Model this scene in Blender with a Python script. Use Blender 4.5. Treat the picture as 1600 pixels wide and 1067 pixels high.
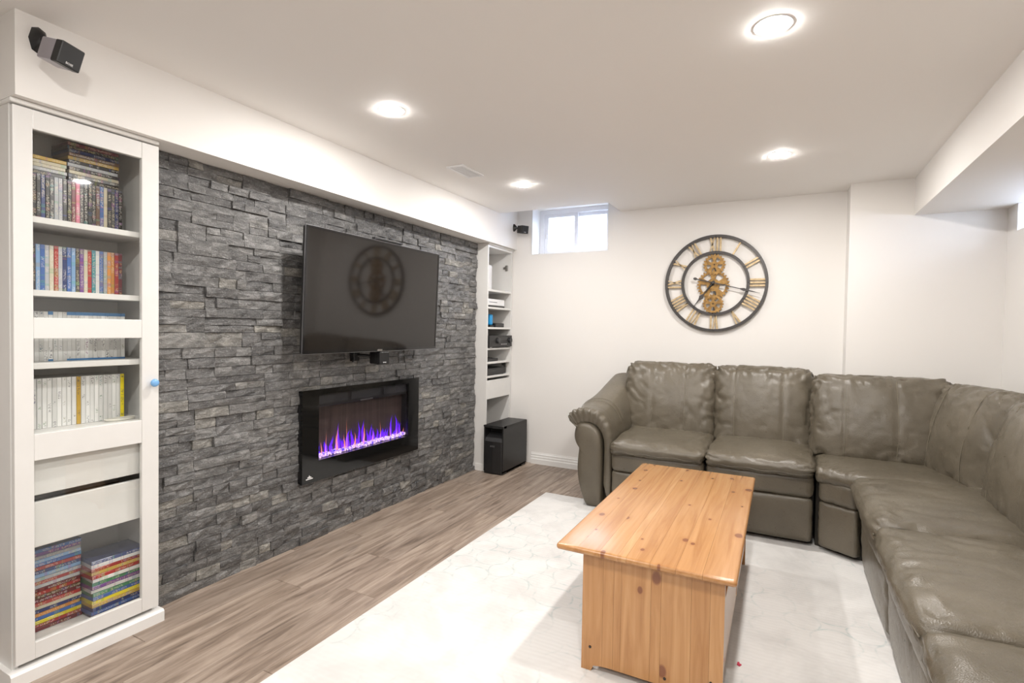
import bpy, bmesh, math, random
import numpy as np
from mathutils import Vector, Matrix, noise as mnoise
PI = math.pi
sc = bpy.context.scene
for o in list(bpy.data.objects): bpy.data.objects.remove(o)
col = sc.collection
R = random.Random(7)

# ------------------------------------------------------------------ camera
FPX = 819.75
yaw, pit, rol = math.radians(27.44035), math.radians(-1.371566), math.radians(.956139)
CAM = Vector((0, 0, 1.265))
fw = Vector((-math.sin(yaw)*math.cos(pit), math.cos(yaw)*math.cos(pit), math.sin(pit)))
rt = Vector((math.cos(yaw), math.sin(yaw), 0)); up = rt.cross(fw)
rt2 = rt*math.cos(rol) + up*math.sin(rol); up2 = up*math.cos(rol) - rt*math.sin(rol)
cd = bpy.data.cameras.new('camera'); cam = bpy.data.objects.new('camera', cd); col.objects.link(cam)
cd.sensor_width = 36; cd.sensor_fit = 'HORIZONTAL'; cd.lens = FPX/1600*36; cd.clip_start = .02
m3 = Matrix((rt2, up2, -fw)).transposed()
cam.matrix_world = Matrix.Translation(CAM) @ m3.to_4x4()
sc.camera = cam
# ------------------------------------------------------------------ world + exposure
w = bpy.data.worlds.new('world'); sc.world = w; w.use_nodes = True
bg = w.node_tree.nodes['Background']; bg.inputs[0].default_value = (.72, .82, 1, 1); bg.inputs[1].default_value = 12.0
sc.view_settings.view_transform = 'Standard'; sc.view_settings.look = 'None'
sc.view_settings.exposure = 0.57; sc.view_settings.gamma = 1; sc.view_settings.use_curve_mapping = False
LAMP = 525.0      # radiance of every ceiling lamp disc
LAMP_COL = (1, .965, .925, 1)

# ------------------------------------------------------------------ materials
MATS = {}
class NT:
    def __init__(s, name):
        s.m = bpy.data.materials.new(name); s.m.use_nodes = True; s.t = s.m.node_tree; s.n = s.t.nodes
        s.b = s.n['Principled BSDF']; s.out = s.n['Material Output']
    def node(s, typ, ins=None, **kw):
        nd = s.n.new('ShaderNode'+typ)
        for k, v in kw.items(): setattr(nd, k, v)
        for k, v in (ins or {}).items(): s.set(nd.inputs[k], v)
        return nd
    def set(s, sock, v):
        if isinstance(v, bpy.types.NodeSocket): s.t.links.new(v, sock)
        elif isinstance(v, bpy.types.Node): s.t.links.new(v.outputs[0], sock)
        else: sock.default_value = v
    def p(s, **kw):
        for k, v in kw.items(): s.set(s.b.inputs[k.replace('_', ' ')], v)
        return s
    def math(s, op, a, b=0., c=0., clamp=False):
        nd = s.node('Math', operation=op, use_clamp=clamp); s.set(nd.inputs[0], a); s.set(nd.inputs[1], b); s.set(nd.inputs[2], c); return nd.outputs[0]
    def mix(s, fac, a, b, blend='MIX'):
        nd = s.node('MixRGB', blend_type=blend); s.set(nd.inputs[0], fac); s.set(nd.inputs[1], a); s.set(nd.inputs[2], b); return nd.outputs[0]
    def ramp(s, fac, stops):
        nd = s.node('ValToRGB'); s.set(nd.inputs[0], fac); e = nd.color_ramp.elements
        while len(e) < len(stops): e.new(.5)
        for i, (p_, c_) in enumerate(stops): e[i].position = p_; e[i].color = c_ if len(c_) == 4 else (*c_, 1)
        return nd.outputs[0]
    def coord(s, kind='Object', scale=(1, 1, 1), loc=None):
        tc = s.node('TexCoord'); mp = s.node('Mapping'); s.t.links.new(tc.outputs[kind], mp.inputs[0]); mp.inputs['Scale'].default_value = scale
        if loc is not None: s.set(mp.inputs['Location'], loc)
        return mp.outputs[0]
    def noise(s, vec, scale=5, detail=3, rough=.5, dist=0):
        nd = s.node('TexNoise'); s.set(nd.inputs['Vector'], vec); nd.inputs['Scale'].default_value = scale; nd.inputs['Detail'].default_value = detail
        nd.inputs['Roughness'].default_value = rough; nd.inputs['Distortion'].default_value = dist; return nd.outputs[0]
    def bump(s, h, strength=.3, dist=.01):
        nd = s.node('Bump'); nd.inputs['Strength'].default_value = strength; nd.inputs['Distance'].default_value = dist; s.set(nd.inputs['Height'], h)
        s.t.links.new(nd.outputs[0], s.b.inputs['Normal']); return s
def c4(c): return (*c, 1) if len(c) == 3 else c
def plain(name, color, rough=.5, metal=0., spec=.5, bump=0, bscale=200, coat=0):
    t = NT(name).p(Base_Color=c4(color), Roughness=rough, Metallic=metal); t.b.inputs['Specular IOR Level'].default_value = spec
    if coat: t.b.inputs['Coat Weight'].default_value = coat; t.b.inputs['Coat Roughness'].default_value = .08
    v = t.coord('Object'); n = t.noise(v, bscale if bump else 14, 3)
    if bump: t.bump(n, bump, .002)
    else:
        t.p(Base_Color=t.mix(.06, c4(color), t.mix(1, c4(color), n, 'MULTIPLY')))
    MATS[name] = t.m; return t.m
def emis(name, color, strength):
    t = NT(name); e = t.node('Emission', {0: c4(color), 1: strength}); t.t.links.new(e.outputs[0], t.out.inputs[0]); MATS[name] = t.m; return t.m

plain('wall_paint', (.85, .828, .80), .62, spec=.3, bump=.05, bscale=260)
plain('ceiling_paint', (.93, .912, .89), .7, spec=.25, bump=.05, bscale=220)
plain('trim_white', (.86, .85, .83), .35)
plain('cabinet_white', (.77, .76, .74), .33)
plain('plastic_white', (.85, .85, .86), .3)
plain('black_plastic', (.014, .014, .015), .38)
plain('black_satin', (.014, .014, .0145), .42, bump=.08, bscale=500)
plain('black_gloss', (.008, .008, .009), .06, coat=.3)
plain('dark_void', (.004, .004, .004), .8)
plain('graphite', (.036, .036, .038), .4)
plain('silver_side', (.42, .40, .44), .3, metal=.6)
plain('chrome', (.75, .75, .78), .12, metal=1)
plain('brushed_steel', (.45, .45, .47), .3, metal=1)
plain('hinge_metal', (.33, .32, .3), .35, metal=.8)
plain('cyan_plastic', (.02, .33, .72), .35)
plain('knob_blue', (.20, .44, .78), .3)
plain('logo_white', (.85, .85, .85), .4)
plain('clear_cord', (.75, .73, .66), .25)
plain('red_scrap', (.6, .03, .08), .5)
plain('screw_black', (.02, .015, .012), .4)
plain('mount_metal', (.02, .02, .022), .35, metal=.5)
plain('vinyl_frame', (.88, .89, .93), .35)
plain('well_metal', (.72, .76, .84), .6)
plain('gravel', (.6, .6, .62), .9, bump=.6, bscale=60)
plain('ring_metal', (.085, .08, .078), .42, metal=.75, bump=.1, bscale=120)
# antique gold of the clock
t = NT('antique_gold'); n = t.noise(t.coord('Object'), 40, 4); t.p(Base_Color=t.ramp(n, [(.3, (.20, .11, .035)), (.7, (.47, .28, .095))]), Roughness=.42, Metallic=.55); t.bump(n, .2, .002); MATS['gold'] = t.m
t = NT('pale_gold'); n = t.noise(t.coord('Object'), 40, 4); t.p(Base_Color=t.ramp(n, [(.3, (.42, .30, .16)), (.7, (.70, .55, .34))]), Roughness=.42, Metallic=.4); MATS['pale_gold'] = t.m
# glass
def glass(name, tint, gl=.08, rough=.02):
    t = NT(name); tr = t.node('BsdfTransparent', {0: c4(tint)}); g = t.node('BsdfGlossy', {0: (1, 1, 1, 1), 1: rough})
    lw = t.node('LayerWeight', {0: .5}); f = t.math('MULTIPLY_ADD', t.math('POWER', lw.outputs['Facing'], 5.), .5, gl, clamp=True)
    mx = t.node('MixShader'); t.set(mx.inputs[0], f); t.t.links.new(tr.outputs[0], mx.inputs[1]); t.t.links.new(g.outputs[0], mx.inputs[2])
    t.t.links.new(mx.outputs[0], t.out.inputs[0]); MATS[name] = t.m
glass('door_glass', (.98, .985, .98), .03); glass('window_glass', (.98, .99, 1), .03); glass('fire_glass', (.9, .9, .92), .025)
# TV screen
t = NT('tv_screen').p(Base_Color=(.012, .010, .009, 1), Roughness=.07); t.b.inputs['IOR'].default_value = 1.56; MATS['tv_screen'] = t.m
t = NT('fire_frame').p(Base_Color=(.006, .006, .006, 1), Roughness=.05); t.b.inputs['IOR'].default_value = 1.45; MATS['fire_frame'] = t.m
# slate
t = NT('slate'); v = t.coord('Object'); at = t.node('Attribute', attribute_name='tone'); oi = t.node('ObjectInfo')
off = t.node('CombineXYZ', {0: t.math('MULTIPLY', at.outputs['Fac'], 37.), 1: t.math('MULTIPLY', at.outputs['Fac'], 91.), 2: 0.})
va = t.node('VectorMath', operation='ADD'); t.set(va.inputs[0], v); t.set(va.inputs[1], off)
mp = t.node('Mapping'); t.set(mp.inputs[0], va.outputs[0]); mp.inputs['Scale'].default_value = (1, 1, 2.6)
n1 = t.noise(mp.outputs[0], 14, 5, .62, .6); n2 = t.noise(va.outputs[0], 120, 4, .7); n3 = t.noise(mp.outputs[0], 34, 4, .6, 1.2)
base = t.ramp(n1, [(.28, (.052, .051, .051)), (.5, (.122, .120, .118)), (.74, (.26, .255, .25))])
tonec = t.ramp(at.outputs['Fac'], [(0., (.76, .76, .77)), (.5, (1, 1, 1)), (.93, (1.22, 1.22, 1.21)), (1., (1.75, 1.7, 1.55))])
base = t.mix(1, base, tonec, 'MULTIPLY')
vein = t.ramp(n3, [(.60, (0, 0, 0)), (.70, (.16, .16, .16))]); base = t.mix(.55, base, vein, 'ADD')
spk = t.ramp(n2, [(.56, (0, 0, 0)), (.70, (.30, .30, .30))]); base = t.mix(.6, base, spk, 'ADD')
t.p(Base_Color=base, Roughness=t.ramp(n2, [(.3, (.62,)*3), (.7, (.34,)*3)])); t.b.inputs['Specular IOR Level'].default_value = .6
hh = t.math('ADD', t.math('MULTIPLY', n1, .7), t.math('ADD', t.math('MULTIPLY', n2, .35), t.math('MULTIPLY', n3, .4)))
t.bump(hh, .9, .012); MATS['slate'] = t.m
# floor boards
def wood_floor():
    t = NT('floor_oak'); oi = t.node('ObjectInfo'); r = oi.outputs['Random']
    off = t.node('CombineXYZ', {0: t.math('MULTIPLY', r, 13.), 1: t.math('MULTIPLY', r, 57.), 2: 0.})
    tc = t.node('TexCoord'); va = t.node('VectorMath', operation='ADD'); t.set(va.inputs[0], tc.outputs['Object']); t.set(va.inputs[1], off)
    mp = t.node('Mapping'); t.set(mp.inputs[0], va.outputs[0]); mp.inputs['Scale'].default_value = (9, .75, 1)
    mp2 = t.node('Mapping'); t.set(mp2.inputs[0], va.outputs[0]); mp2.inputs['Scale'].default_value = (70, 3, 1)
    a = t.noise(mp.outputs[0], 2.2, 5, .6, 1.4); b = t.noise(mp2.outputs[0], 3, 4, .6)
    mp3 = t.node('Mapping'); t.set(mp3.inputs[0], va.outputs[0]); mp3.inputs['Scale'].default_value = (5, 1.3, 1)
    k = t.noise(mp3.outputs[0], 2.6, 3, .5, .5)
    c = t.ramp(a, [(.27, (.12, .088, .066)), (.42, (.275, .212, .166)), (.58, (.41, .33, .268)), (.78, (.52, .43, .355))])
    c = t.mix(t.math('MULTIPLY', t.ramp(b, [(.42, (1, 1, 1)), (.62, (0, 0, 0))]), .22), c, (.13, .10, .08, 1))
    c = t.mix(t.ramp(k, [(.60, (0, 0, 0)), (.76, (.55, .55, .55))]), c, (.12, .095, .085, 1))
    c = t.mix(1, c, t.ramp(r, [(0, (.88, .87, .87)), (1, (1.10, 1.09, 1.08))]), 'MULTIPLY')
    t.p(Base_Color=c, Roughness=.42); t.bump(b, .12, .003); MATS['floor_oak'] = t.m
wood_floor()
# pine
def pine(name, axis):
    t = NT(name); at = t.node('Attribute', attribute_name='tone'); tone = at.outputs['Fac']
    off = t.node('CombineXYZ', {0: t.math('MULTIPLY', tone, 31.), 1: t.math('MULTIPLY', tone, 17.), 2: t.math('MULTIPLY', tone, 23.)})
    tc = t.node('TexCoord'); va = t.node('VectorMath', operation='ADD'); t.set(va.inputs[0], tc.outputs['Object']); t.set(va.inputs[1], off)
    s = {'y': (22, 1.1, 22), 'z': (22, 22, 1.3)}[axis]
    mp = t.node('Mapping'); t.set(mp.inputs[0], va.outputs[0]); mp.inputs['Scale'].default_value = s
    g = t.noise(mp.outputs[0], 1.6, 4, .55, .8)
    sp = t.node('SeparateXYZ', {0: va.outputs[0]}); uv = t.node('CombineXYZ', {0: t.math('MULTIPLY', sp.outputs[0], 9.), 1: t.math('MULTIPLY', sp.outputs[1] if axis == 'y' else sp.outputs[2], 6.), 2: 0.})
    vo = t.node('TexVoronoi', voronoi_dimensions='2D'); t.set(vo.inputs['Vector'], uv.outputs[0]); vo.inputs['Scale'].default_value = 1.; d = vo.outputs['Distance']
    sep = t.node('SeparateColor', {0: vo.outputs['Color']}); pick = t.math('GREATER_THAN', sep.outputs[0], .42 if axis == 'y' else .62)
    size = t.math('MULTIPLY_ADD', t.math('POWER', sep.outputs[1], 2.), .12, .050)
    kn = t.math('MULTIPLY', pick, t.math('SUBTRACT', 1., t.math('DIVIDE', d, size), clamp=True))
    halo = t.math('MULTIPLY', pick, t.math('SUBTRACT', 1., t.math('DIVIDE', d, t.math('MULTIPLY', size, 2.4)), clamp=True))
    c = t.ramp(g, [(.3, (.40, .182, .062)), (.5, (.49, .245, .092)), (.72, (.56, .30, .125))])
    c = t.mix(1, c, t.ramp(tone, [(0, (.88, .84, .78)), (.5, (1, 1, 1)), (1, (1.12, 1.2, 1.32))]), 'MULTIPLY')
    c = t.mix(t.math('MULTIPLY', halo, .55), c, (.36, .15, .045, 1))
    c = t.mix(t.math('MULTIPLY', kn, 3., clamp=True), c, (.23, .080, .030, 1))
    t.p(Base_Color=c, Roughness=.27); t.b.inputs['Coat Weight'].default_value = .35; t.b.inputs['Coat Roughness'].default_value = .18
    MATS[name] = t.m
pine('pine_top', 'y'); pine('pine_panel', 'z')
# leather
t = NT('leather'); v = t.coord('Object'); n1 = t.noise(v, 3.2, 4, .55); n2 = t.noise(v, 46, 4, .6); vo = t.node('TexVoronoi', {'Vector': v, 'Scale': 260.})
c = t.ramp(n1, [(.3, (.106, .090, .065)), (.7, (.152, .130, .096))])
t.p(Base_Color=c, Roughness=t.ramp(n2, [(.3, (.27,)*3), (.7, (.37,)*3)])); t.b.inputs['Specular IOR Level'].default_value = .55
t.bump(t.math('ADD', t.math('MULTIPLY', vo.outputs['Distance'], .5), t.math('MULTIPLY', n2, .9)), .28, .004); MATS['leather'] = t.m
plain('leather_thread', (.21, .185, .135), .5)
plain('seam_dark', (.03, .026, .02), .6)
# rug: off-white wool with a faded trellis print and cross ribs
t = NT('rug_wool'); tc = t.node('TexCoord'); v = tc.outputs['Object']
nz = t.node('TexNoise', {'Vector': v, 'Scale': 9., 'Detail': 2.}); wob = t.node('VectorMath', operation='MULTIPLY_ADD'); t.set(wob.inputs[0], nz.outputs['Color']); wob.inputs[1].default_value = (.03, .03, 0); t.set(wob.inputs[2], v)
sx = t.node('SeparateXYZ', {0: wob.outputs[0]}); PITCH = .23
def lattice(ox, oy, rad):
    fx = t.math('SUBTRACT', t.math('FRACT', t.math('MULTIPLY_ADD', sx.outputs[0], 1/PITCH, ox)), .5)
    fy = t.math('SUBTRACT', t.math('FRACT', t.math('MULTIPLY_ADD', sx.outputs[1], 1/PITCH, oy)), .5)
    d = t.math('SQRT', t.math('ADD', t.math('MULTIPLY', fx, fx), t.math('MULTIPLY', fy, fy)))
    return t.math('SUBTRACT', 1., t.math('MULTIPLY', t.math('ABSOLUTE', t.math('SUBTRACT', d, rad)), 32.), clamp=True)
ln = t.math('MAXIMUM', lattice(0, 0, .40), lattice(.5, .5, .30))
patch = t.ramp(t.noise(v, 1.7, 3, .55, .4), [(.43, (0, 0, 0)), (.56, (1, 1, 1))])
worn = t.ramp(t.noise(v, 26, 3, .6), [(.36, (0, 0, 0)), (.62, (1, 1, 1))])
lf = t.math('MULTIPLY', t.math('MULTIPLY', ln, patch), t.math('MULTIPLY', worn, .52))
haze_ = t.ramp(t.noise(v, 3.2, 4, .65, .5), [(.42, (0, 0, 0)), (.70, (.55, .55, .55))])
rib = t.math('MULTIPLY_ADD', t.math('SINE', t.math('MULTIPLY', sx.outputs[1], 260.)), .5, .5)
c = t.mix(haze_, (.78, .768, .748, 1), (.52, .505, .49, 1))
c = t.mix(t.math('MULTIPLY', rib, .05), c, (.5, .46, .42, 1))
c = t.mix(lf, c, (.31, .43, .43, 1))
fz = t.noise(v, 420, 2, .6)
t.p(Base_Color=c, Roughness=.95); t.b.inputs['Specular IOR Level'].default_value = .1; t.b.inputs['Sheen Weight'].default_value = .2
t.bump(t.math('ADD', t.math('MULTIPLY', rib, .4), fz), .35, .004); MATS['rug_wool'] = t.m
# printed spine of a disc case: colour of the object + lettering-like print
def spine(name, light):
    t = NT(name); oi = t.node('ObjectInfo'); r = oi.outputs['Random']; tc = t.node('TexCoord')
    s = t.node('SeparateXYZ', {0: tc.outputs['Object']})
    ro = t.math('MULTIPLY', r, 97.)
    cv = t.node('CombineXYZ', {0: t.math('MULTIPLY', s.outputs[1], 260.), 1: t.math('MULTIPLY_ADD', s.outputs[2], 330. if light else 240., ro), 2: ro})
    n = t.noise(cv.outputs[0], 1., 1, .5)
    cz = t.node('CombineXYZ', {0: ro, 1: t.math('MULTIPLY_ADD', s.outputs[2], 17., ro), 2: 0.}); reg = t.noise(cz.outputs[0], 1., 1, .5)
    mid = t.math('LESS_THAN', t.math('ABSOLUTE', s.outputs[1]), .0042)
    letter = t.math('MULTIPLY', t.math('GREATER_THAN', n, .56 if light else .5), t.math('MULTIPLY', mid, t.math('GREATER_THAN', reg, .56 if light else .46)))
    hs = t.node('HueSaturation', {'Hue': t.math('FRACT', t.math('MULTIPLY_ADD', reg, 1.2, ro)), 'Saturation': 1., 'Value': .8, 'Color': (.5, .12, .1, 1)})
    ink = t.mix(t.math('GREATER_THAN', t.math('FRACT', t.math('MULTIPLY', r, 7.3)), .55), (.08, .08, .1, 1), t.mix(.6, hs.outputs[0], (.15, .15, .16, 1))) if light else t.mix(t.math('FRACT', t.math('MULTIPLY', r, 5.7)), (.8, .8, .8, 1), (.75, .6, .3, 1))
    base = oi.outputs['Color']
    if not light:
        band = t.math('GREATER_THAN', s.outputs[2], t.math('MULTIPLY_ADD', r, .02, .066)); base = t.mix(t.math('MULTIPLY', band, .25), base, (.35, .38, .5, 1))
        blot = t.noise(cz.outputs[0], 2.5, 2, .6); base = t.mix(t.math('MULTIPLY', t.math('GREATER_THAN', blot, .58), .3), base, hs.outputs[0])
    t.p(Base_Color=t.mix(t.math('MULTIPLY', letter, .85 if light else .4), base, ink), Roughness=.22); MATS[name] = t.m
spine('spine_dark', False); spine('spine_light', True)
t = NT('case_shell'); oi = t.node('ObjectInfo'); t.p(Base_Color=t.mix(.55, oi.outputs['Color'], (.05, .05, .06, 1)), Roughness=.25); MATS['case_shell'] = t.m
t = NT('case_shell_white'); t.p(Base_Color=(.78, .78, .77, 1), Roughness=.3); MATS['case_shell_white'] = t.m
# fire
def flame_mat(name, c1, c2, st):
    t = NT(name); tc = t.node('TexCoord'); s = t.node('SeparateXYZ', {0: tc.outputs['Generated']})
    colr = t.ramp(s.outputs[2], [(0, c1), (1, c2)]); e = t.node('Emission', {0: colr, 1: st}); tr = t.node('BsdfTransparent')
    lw = t.node('LayerWeight', {0: .35}); f = t.math('MULTIPLY', t.math('SUBTRACT', 1., t.math('POWER', s.outputs[2], 1.3), clamp=True), t.math('SUBTRACT', 1., lw.outputs['Facing'], clamp=True))
    f = t.math('MULTIPLY', f, .85)
    mx = t.node('MixShader'); t.set(mx.inputs[0], f); t.t.links.new(tr.outputs[0], mx.inputs[1]); t.t.links.new(e.outputs[0], mx.inputs[2]); t.t.links.new(mx.outputs[0], t.out.inputs[0]); MATS[name] = t.m
flame_mat('flame_violet', (.16, .03, 1), (.10, .0, .9), 1.7)
flame_mat('flame_orange', (1, .32, .30), (.75, .16, .04), 1.25)
t = NT('ember'); v = t.coord('Object'); n = t.noise(v, 38, 2); n2 = t.noise(v, 150, 2)
e = t.node('Emission', {0: t.ramp(n, [(.32, (.05, .02, 1)), (.48, (.75, .45, 1)), (.6, (1, .72, .85)), (.72, (.35, .15, 1))]), 1: t.math('MULTIPLY_ADD', n2, 3.2, -.6)})
t.t.links.new(e.outputs[0], t.out.inputs[0]); MATS['ember'] = t.m
t = NT('fire_back'); v = t.coord('Object', (1, 90, 1)); n = t.noise(v, 1, 3); s = t.node('SeparateXYZ', {0: t.node('TexCoord').outputs['Generated']})
t.p(Base_Color=t.ramp(n, [(.3, (.05, .034, .03)), (.7, (.085, .06, .052))]), Roughness=.35); MATS['fire_back'] = t.m
emis('lamp_glow', LAMP_COL, LAMP)

# ------------------------------------------------------------------ geometry helpers
def origin(o):
    v = Vector((0, 0, 0))
    while o is not None: v += o.location; o = o.parent
    return v
def link(name, me, mat, parent=None, loc=None):
    """me is written in world coordinates (or in local ones when loc is given)"""
    if mat is not None and len(me.materials) == 0: me.materials.append(MATS[mat] if isinstance(mat, str) else mat)
    o = bpy.data.objects.new(name, me); col.objects.link(o)
    if parent is not None:
        o.parent = parent
        if loc is None: me.transform(Matrix.Translation(-origin(parent)))
        else: o.location = loc
    elif loc is not None: o.location = loc
    return o
def rebase(o, loc):
    loc = Vector(loc); o.data.transform(Matrix.Translation(-loc)); o.location = loc; return o
def fin(bm, name='m', smooth=None):
    me = bpy.data.meshes.new(name); bmesh.ops.recalc_face_normals(bm, faces=bm.faces); bm.to_mesh(me); bm.free()
    if smooth is not None:
        me.polygons.foreach_set('use_smooth', [True]*len(me.polygons))
        if smooth < 180: me.set_sharp_from_angle(angle=math.radians(smooth))
    return me
def box(bm, x0, x1, y0, y1, z0, z1, bev=0., seg=1):
    vs = [bm.verts.new((x, y, z)) for x in (x0, x1) for y in (y0, y1) for z in (z0, z1)]
    f = [(0, 1, 3, 2), (4, 6, 7, 5), (0, 4, 5, 1), (2, 3, 7, 6), (0, 2, 6, 4), (1, 5, 7, 3)]
    fs = [bm.faces.new([vs[i] for i in q]) for q in f]
    if bev > 0:
        es = list({e for a in fs for e in a.edges}); bmesh.ops.bevel(bm, geom=es, offset=bev, segments=seg, affect='EDGES', profile=.5)
    return vs
def boxes(*bs, bev=0., seg=1, smooth=None):
    bm = bmesh.new()
    for b in bs: box(bm, *b, bev=bev, seg=seg)
    return fin(bm, smooth=smooth)
def prism(bm, pts, axis, a, b, bev=0):
    """extrude the closed outline pts (2-D) along axis from a to b; plane order: x->(y,z) y->(x,z) z->(x,y)"""
    def P(p, t): return {'x': (t, p[0], p[1]), 'y': (p[0], t, p[1]), 'z': (p[0], p[1], t)}[axis]
    va = [bm.verts.new(P(p, a)) for p in pts]; vb = [bm.verts.new(P(p, b)) for p in pts]; n = len(pts)
    fa = bm.faces.new(va); fb = bm.faces.new(vb[::-1])
    for i in range(n): bm.faces.new((va[i], va[(i+1) % n], vb[(i+1) % n], vb[i]))
    if bev: bmesh.ops.bevel(bm, geom=list(fa.edges)+list(fb.edges), offset=bev, segments=2, affect='EDGES')
def tube(bm, pts, r, n=8, closed=False, cap=True):
    pts = [Vector(p) for p in pts]; m = len(pts); rings = []
    rs = r if isinstance(r, (list, tuple)) else [r]*m
    for i in range(m):
        if closed: t = pts[(i+1) % m]-pts[i-1]
        else: t = pts[min(i+1, m-1)]-pts[max(i-1, 0)]
        t.normalize(); a = Vector((0, 0, 1)) if abs(t.z) < .9 else Vector((1, 0, 0)); u = t.cross(a).normalized(); v = t.cross(u)
        rings.append([bm.verts.new(pts[i]+(u*math.cos(2*PI*k/n)+v*math.sin(2*PI*k/n))*rs[i]) for k in range(n)])
    for i in range(m if closed else m-1):
        A, B = rings[i], rings[(i+1) % m]
        for k in range(n): bm.faces.new((A[k], A[(k+1) % n], B[(k+1) % n], B[k]))
    if cap and not closed: bm.faces.new(rings[0][::-1]); bm.faces.new(rings[-1])
def lathe(bm, prof, c, axis='z', n=24, flip=1):
    """prof: (radius, height along axis)"""
    c = Vector(c); rings = []
    A = {'x': (Vector((0, 1, 0)), Vector((0, 0, 1)), Vector((1, 0, 0))), 'y': (Vector((1, 0, 0)), Vector((0, 0, 1)), Vector((0, 1, 0))), 'z': (Vector((1, 0, 0)), Vector((0, 1, 0)), Vector((0, 0, 1)))}[axis]
    for r, h in prof:
        if r < 1e-6: rings.append([bm.verts.new(c+A[2]*h)])
        else: rings.append([bm.verts.new(c+A[2]*h+(A[0]*math.cos(2*PI*k/n)+A[1]*math.sin(2*PI*k/n))*r) for k in range(n)])
    for a, b in zip(rings, rings[1:]):
        for k in range(n):
            if len(a) == 1 and len(b) == 1: continue
            if len(a) == 1: bm.faces.new((a[0], b[k], b[(k+1) % n]))
            elif len(b) == 1: bm.faces.new((a[k], a[(k+1) % n], b[0]))
            else: bm.faces.new((a[k], a[(k+1) % n], b[(k+1) % n], b[k]))
def textmesh(s, size, depth=.0006):
    cu = bpy.data.curves.new('txt', 'FONT'); cu.body = s; cu.size = size; cu.extrude = depth; cu.align_x = 'CENTER'; cu.align_y = 'CENTER'; cu.resolution_u = 2
    o = bpy.data.objects.new('txt', cu); col.objects.link(o); me = bpy.data.meshes.new_from_object(o.evaluated_get(bpy.context.evaluated_depsgraph_get()))
    bpy.data.objects.remove(o); return me
def tag(o, label, cat, group=None):
    o['label'] = label; o['category'] = cat
    if group: o['group'] = group
    return o
def thing(name, loc, label, cat, group=None):
    o = bpy.data.objects.new(name, None); col.objects.link(o); o.location = loc; o.empty_display_size = .1; return tag(o, label, cat, group)
def struct(name, me, mat, label, cat):
    o = link(name, me, mat); o['kind'] = 'structure'; o['label'] = label; o['category'] = cat; return o
def bevmod(o, wd=.003, seg=2):
    m = o.modifiers.new('bevel', 'BEVEL'); m.width = wd; m.segments = seg; m.limit_method = 'ANGLE'; return o

# ------------------------------------------------------------------ room shell
XS, XBK, XCAB = -2.438, -2.288, -2.33       # stone faces, bulkhead face, cabinet fronts
YB, YJ, XR, ZC, YREAR = 4.483, 4.282, 1.2, 2.299, -2.7
floor = struct('floor', boxes((-3.6, 1.5, YREAR-.1, 4.9, -.12, -.010)), 'dark_void', 'grey-brown wood plank floor of the room', 'floor')
PW, PL = .186, 1.22
pm = None
def plank_mesh(wd, ln):
    bm = bmesh.new(); box(bm, -wd/2+.0006, wd/2-.0006, -ln/2+.0008, ln/2-.0008, -.0098, 0)
    es = [e for e in bm.edges if all(v.co.z > -.001 for v in e.verts)]; bmesh.ops.bevel(bm, geom=es, offset=.0014, segments=1, affect='EDGES')
    return fin(bm)
pcache = {}
x = -2.78; ci = 0
while x < XR:
    wd = min(PW, XR-x)
    if wd < .03: break
    y = -.9 - [.15, .72, .38, 1.0, .55, .9, .27][ci % 7]
    while y < YB:
        a, b = max(y, -1.2), min(y+PL, YB)
        if b-a > .05:
            key = (round(wd, 3), round(b-a, 3))
            if key not in pcache: pcache[key] = plank_mesh(*key)
            link('plank', pcache[key], 'floor_oak', floor, loc=(x+wd/2, (a+b)/2, 0))
        y += PL
    x += PW; ci += 1
struct('ceiling', boxes((-3.6, 1.5, YREAR-.1, 4.142, ZC, 2.5), (-1.29, 1.5, 4.142, 4.9, ZC, 2.5), (-2.75, -1.29, 4.142, 4.70, 2.43, 2.5)), 'ceiling_paint', 'flat off-white painted basement ceiling', 'ceiling')
struct('wall_bulkhead', boxes((-2.75, XBK, .796, YB, 2.018, ZC), (-2.75, XBK, 4.142, YB, ZC-.001, 2.43)), 'wall_paint', 'long boxed bulkhead above the slate wall and cabinets', 'bulkhead')
wall_left = struct('wall_left', boxes((-2.80, -2.470, 1.276, 3.998, 0, 2.018), (-2.80, -2.63, .80, 1.276, 0, 2.018), (-2.80, -2.63, 3.998, YB, 0, 2.018)), 'dark_void', 'dark slate ledger-stone feature wall with fireplace', 'wall')
struct('wall_hall', boxes((-3.6, -3.4, YREAR, 1.0, 0, ZC), (-3.6, -2.64, .84, 1.0, 0, ZC)), 'wall_paint', 'white wall round the corner of the left cabinet', 'wall')
WX0, WX1, WZ0, WZ1 = -2.137, -1.393, 1.966, 2.41
struct('wall_back', boxes((-3.0, WX0, YB, 4.75, 0, 2.5), (WX1, .378, YB, 4.75, 0, 2.5), (WX0, WX1, YB, 4.75, 0, WZ0), (WX0, WX1, YB, 4.75, WZ1, 2.5), (.378, 1.5, YJ, 4.75, 0, 2.5)), 'wall_paint', 'off-white back wall with the clock and a jog', 'wall')
RY0, RY1, RZ0, RZ1 = 3.30, 4.125, 1.895, 2.0548
struct('wall_right', boxes((XR, 1.5, YREAR, RY0, 0, ZC), (XR, 1.5, RY1, YJ+.1, 0, ZC), (XR, 1.5, RY0, RY1, 0, RZ0), (XR+.001, 1.5, RY0, RY1, RZ1+.001, ZC-.001)), 'wall_paint', 'off-white wall behind the right half of the sofa', 'wall')
struct('wall_beam', boxes((.735, 1.5, YREAR, YJ, 2.055, ZC)), 'wall_paint', 'boxed beam under the ceiling along the right wall', 'beam')
struct('wall_rear', boxes((-3.6, 1.5, YREAR-.2, YREAR, 0, ZC)), 'wall_paint', 'wall behind the viewpoint', 'wall')
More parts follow.
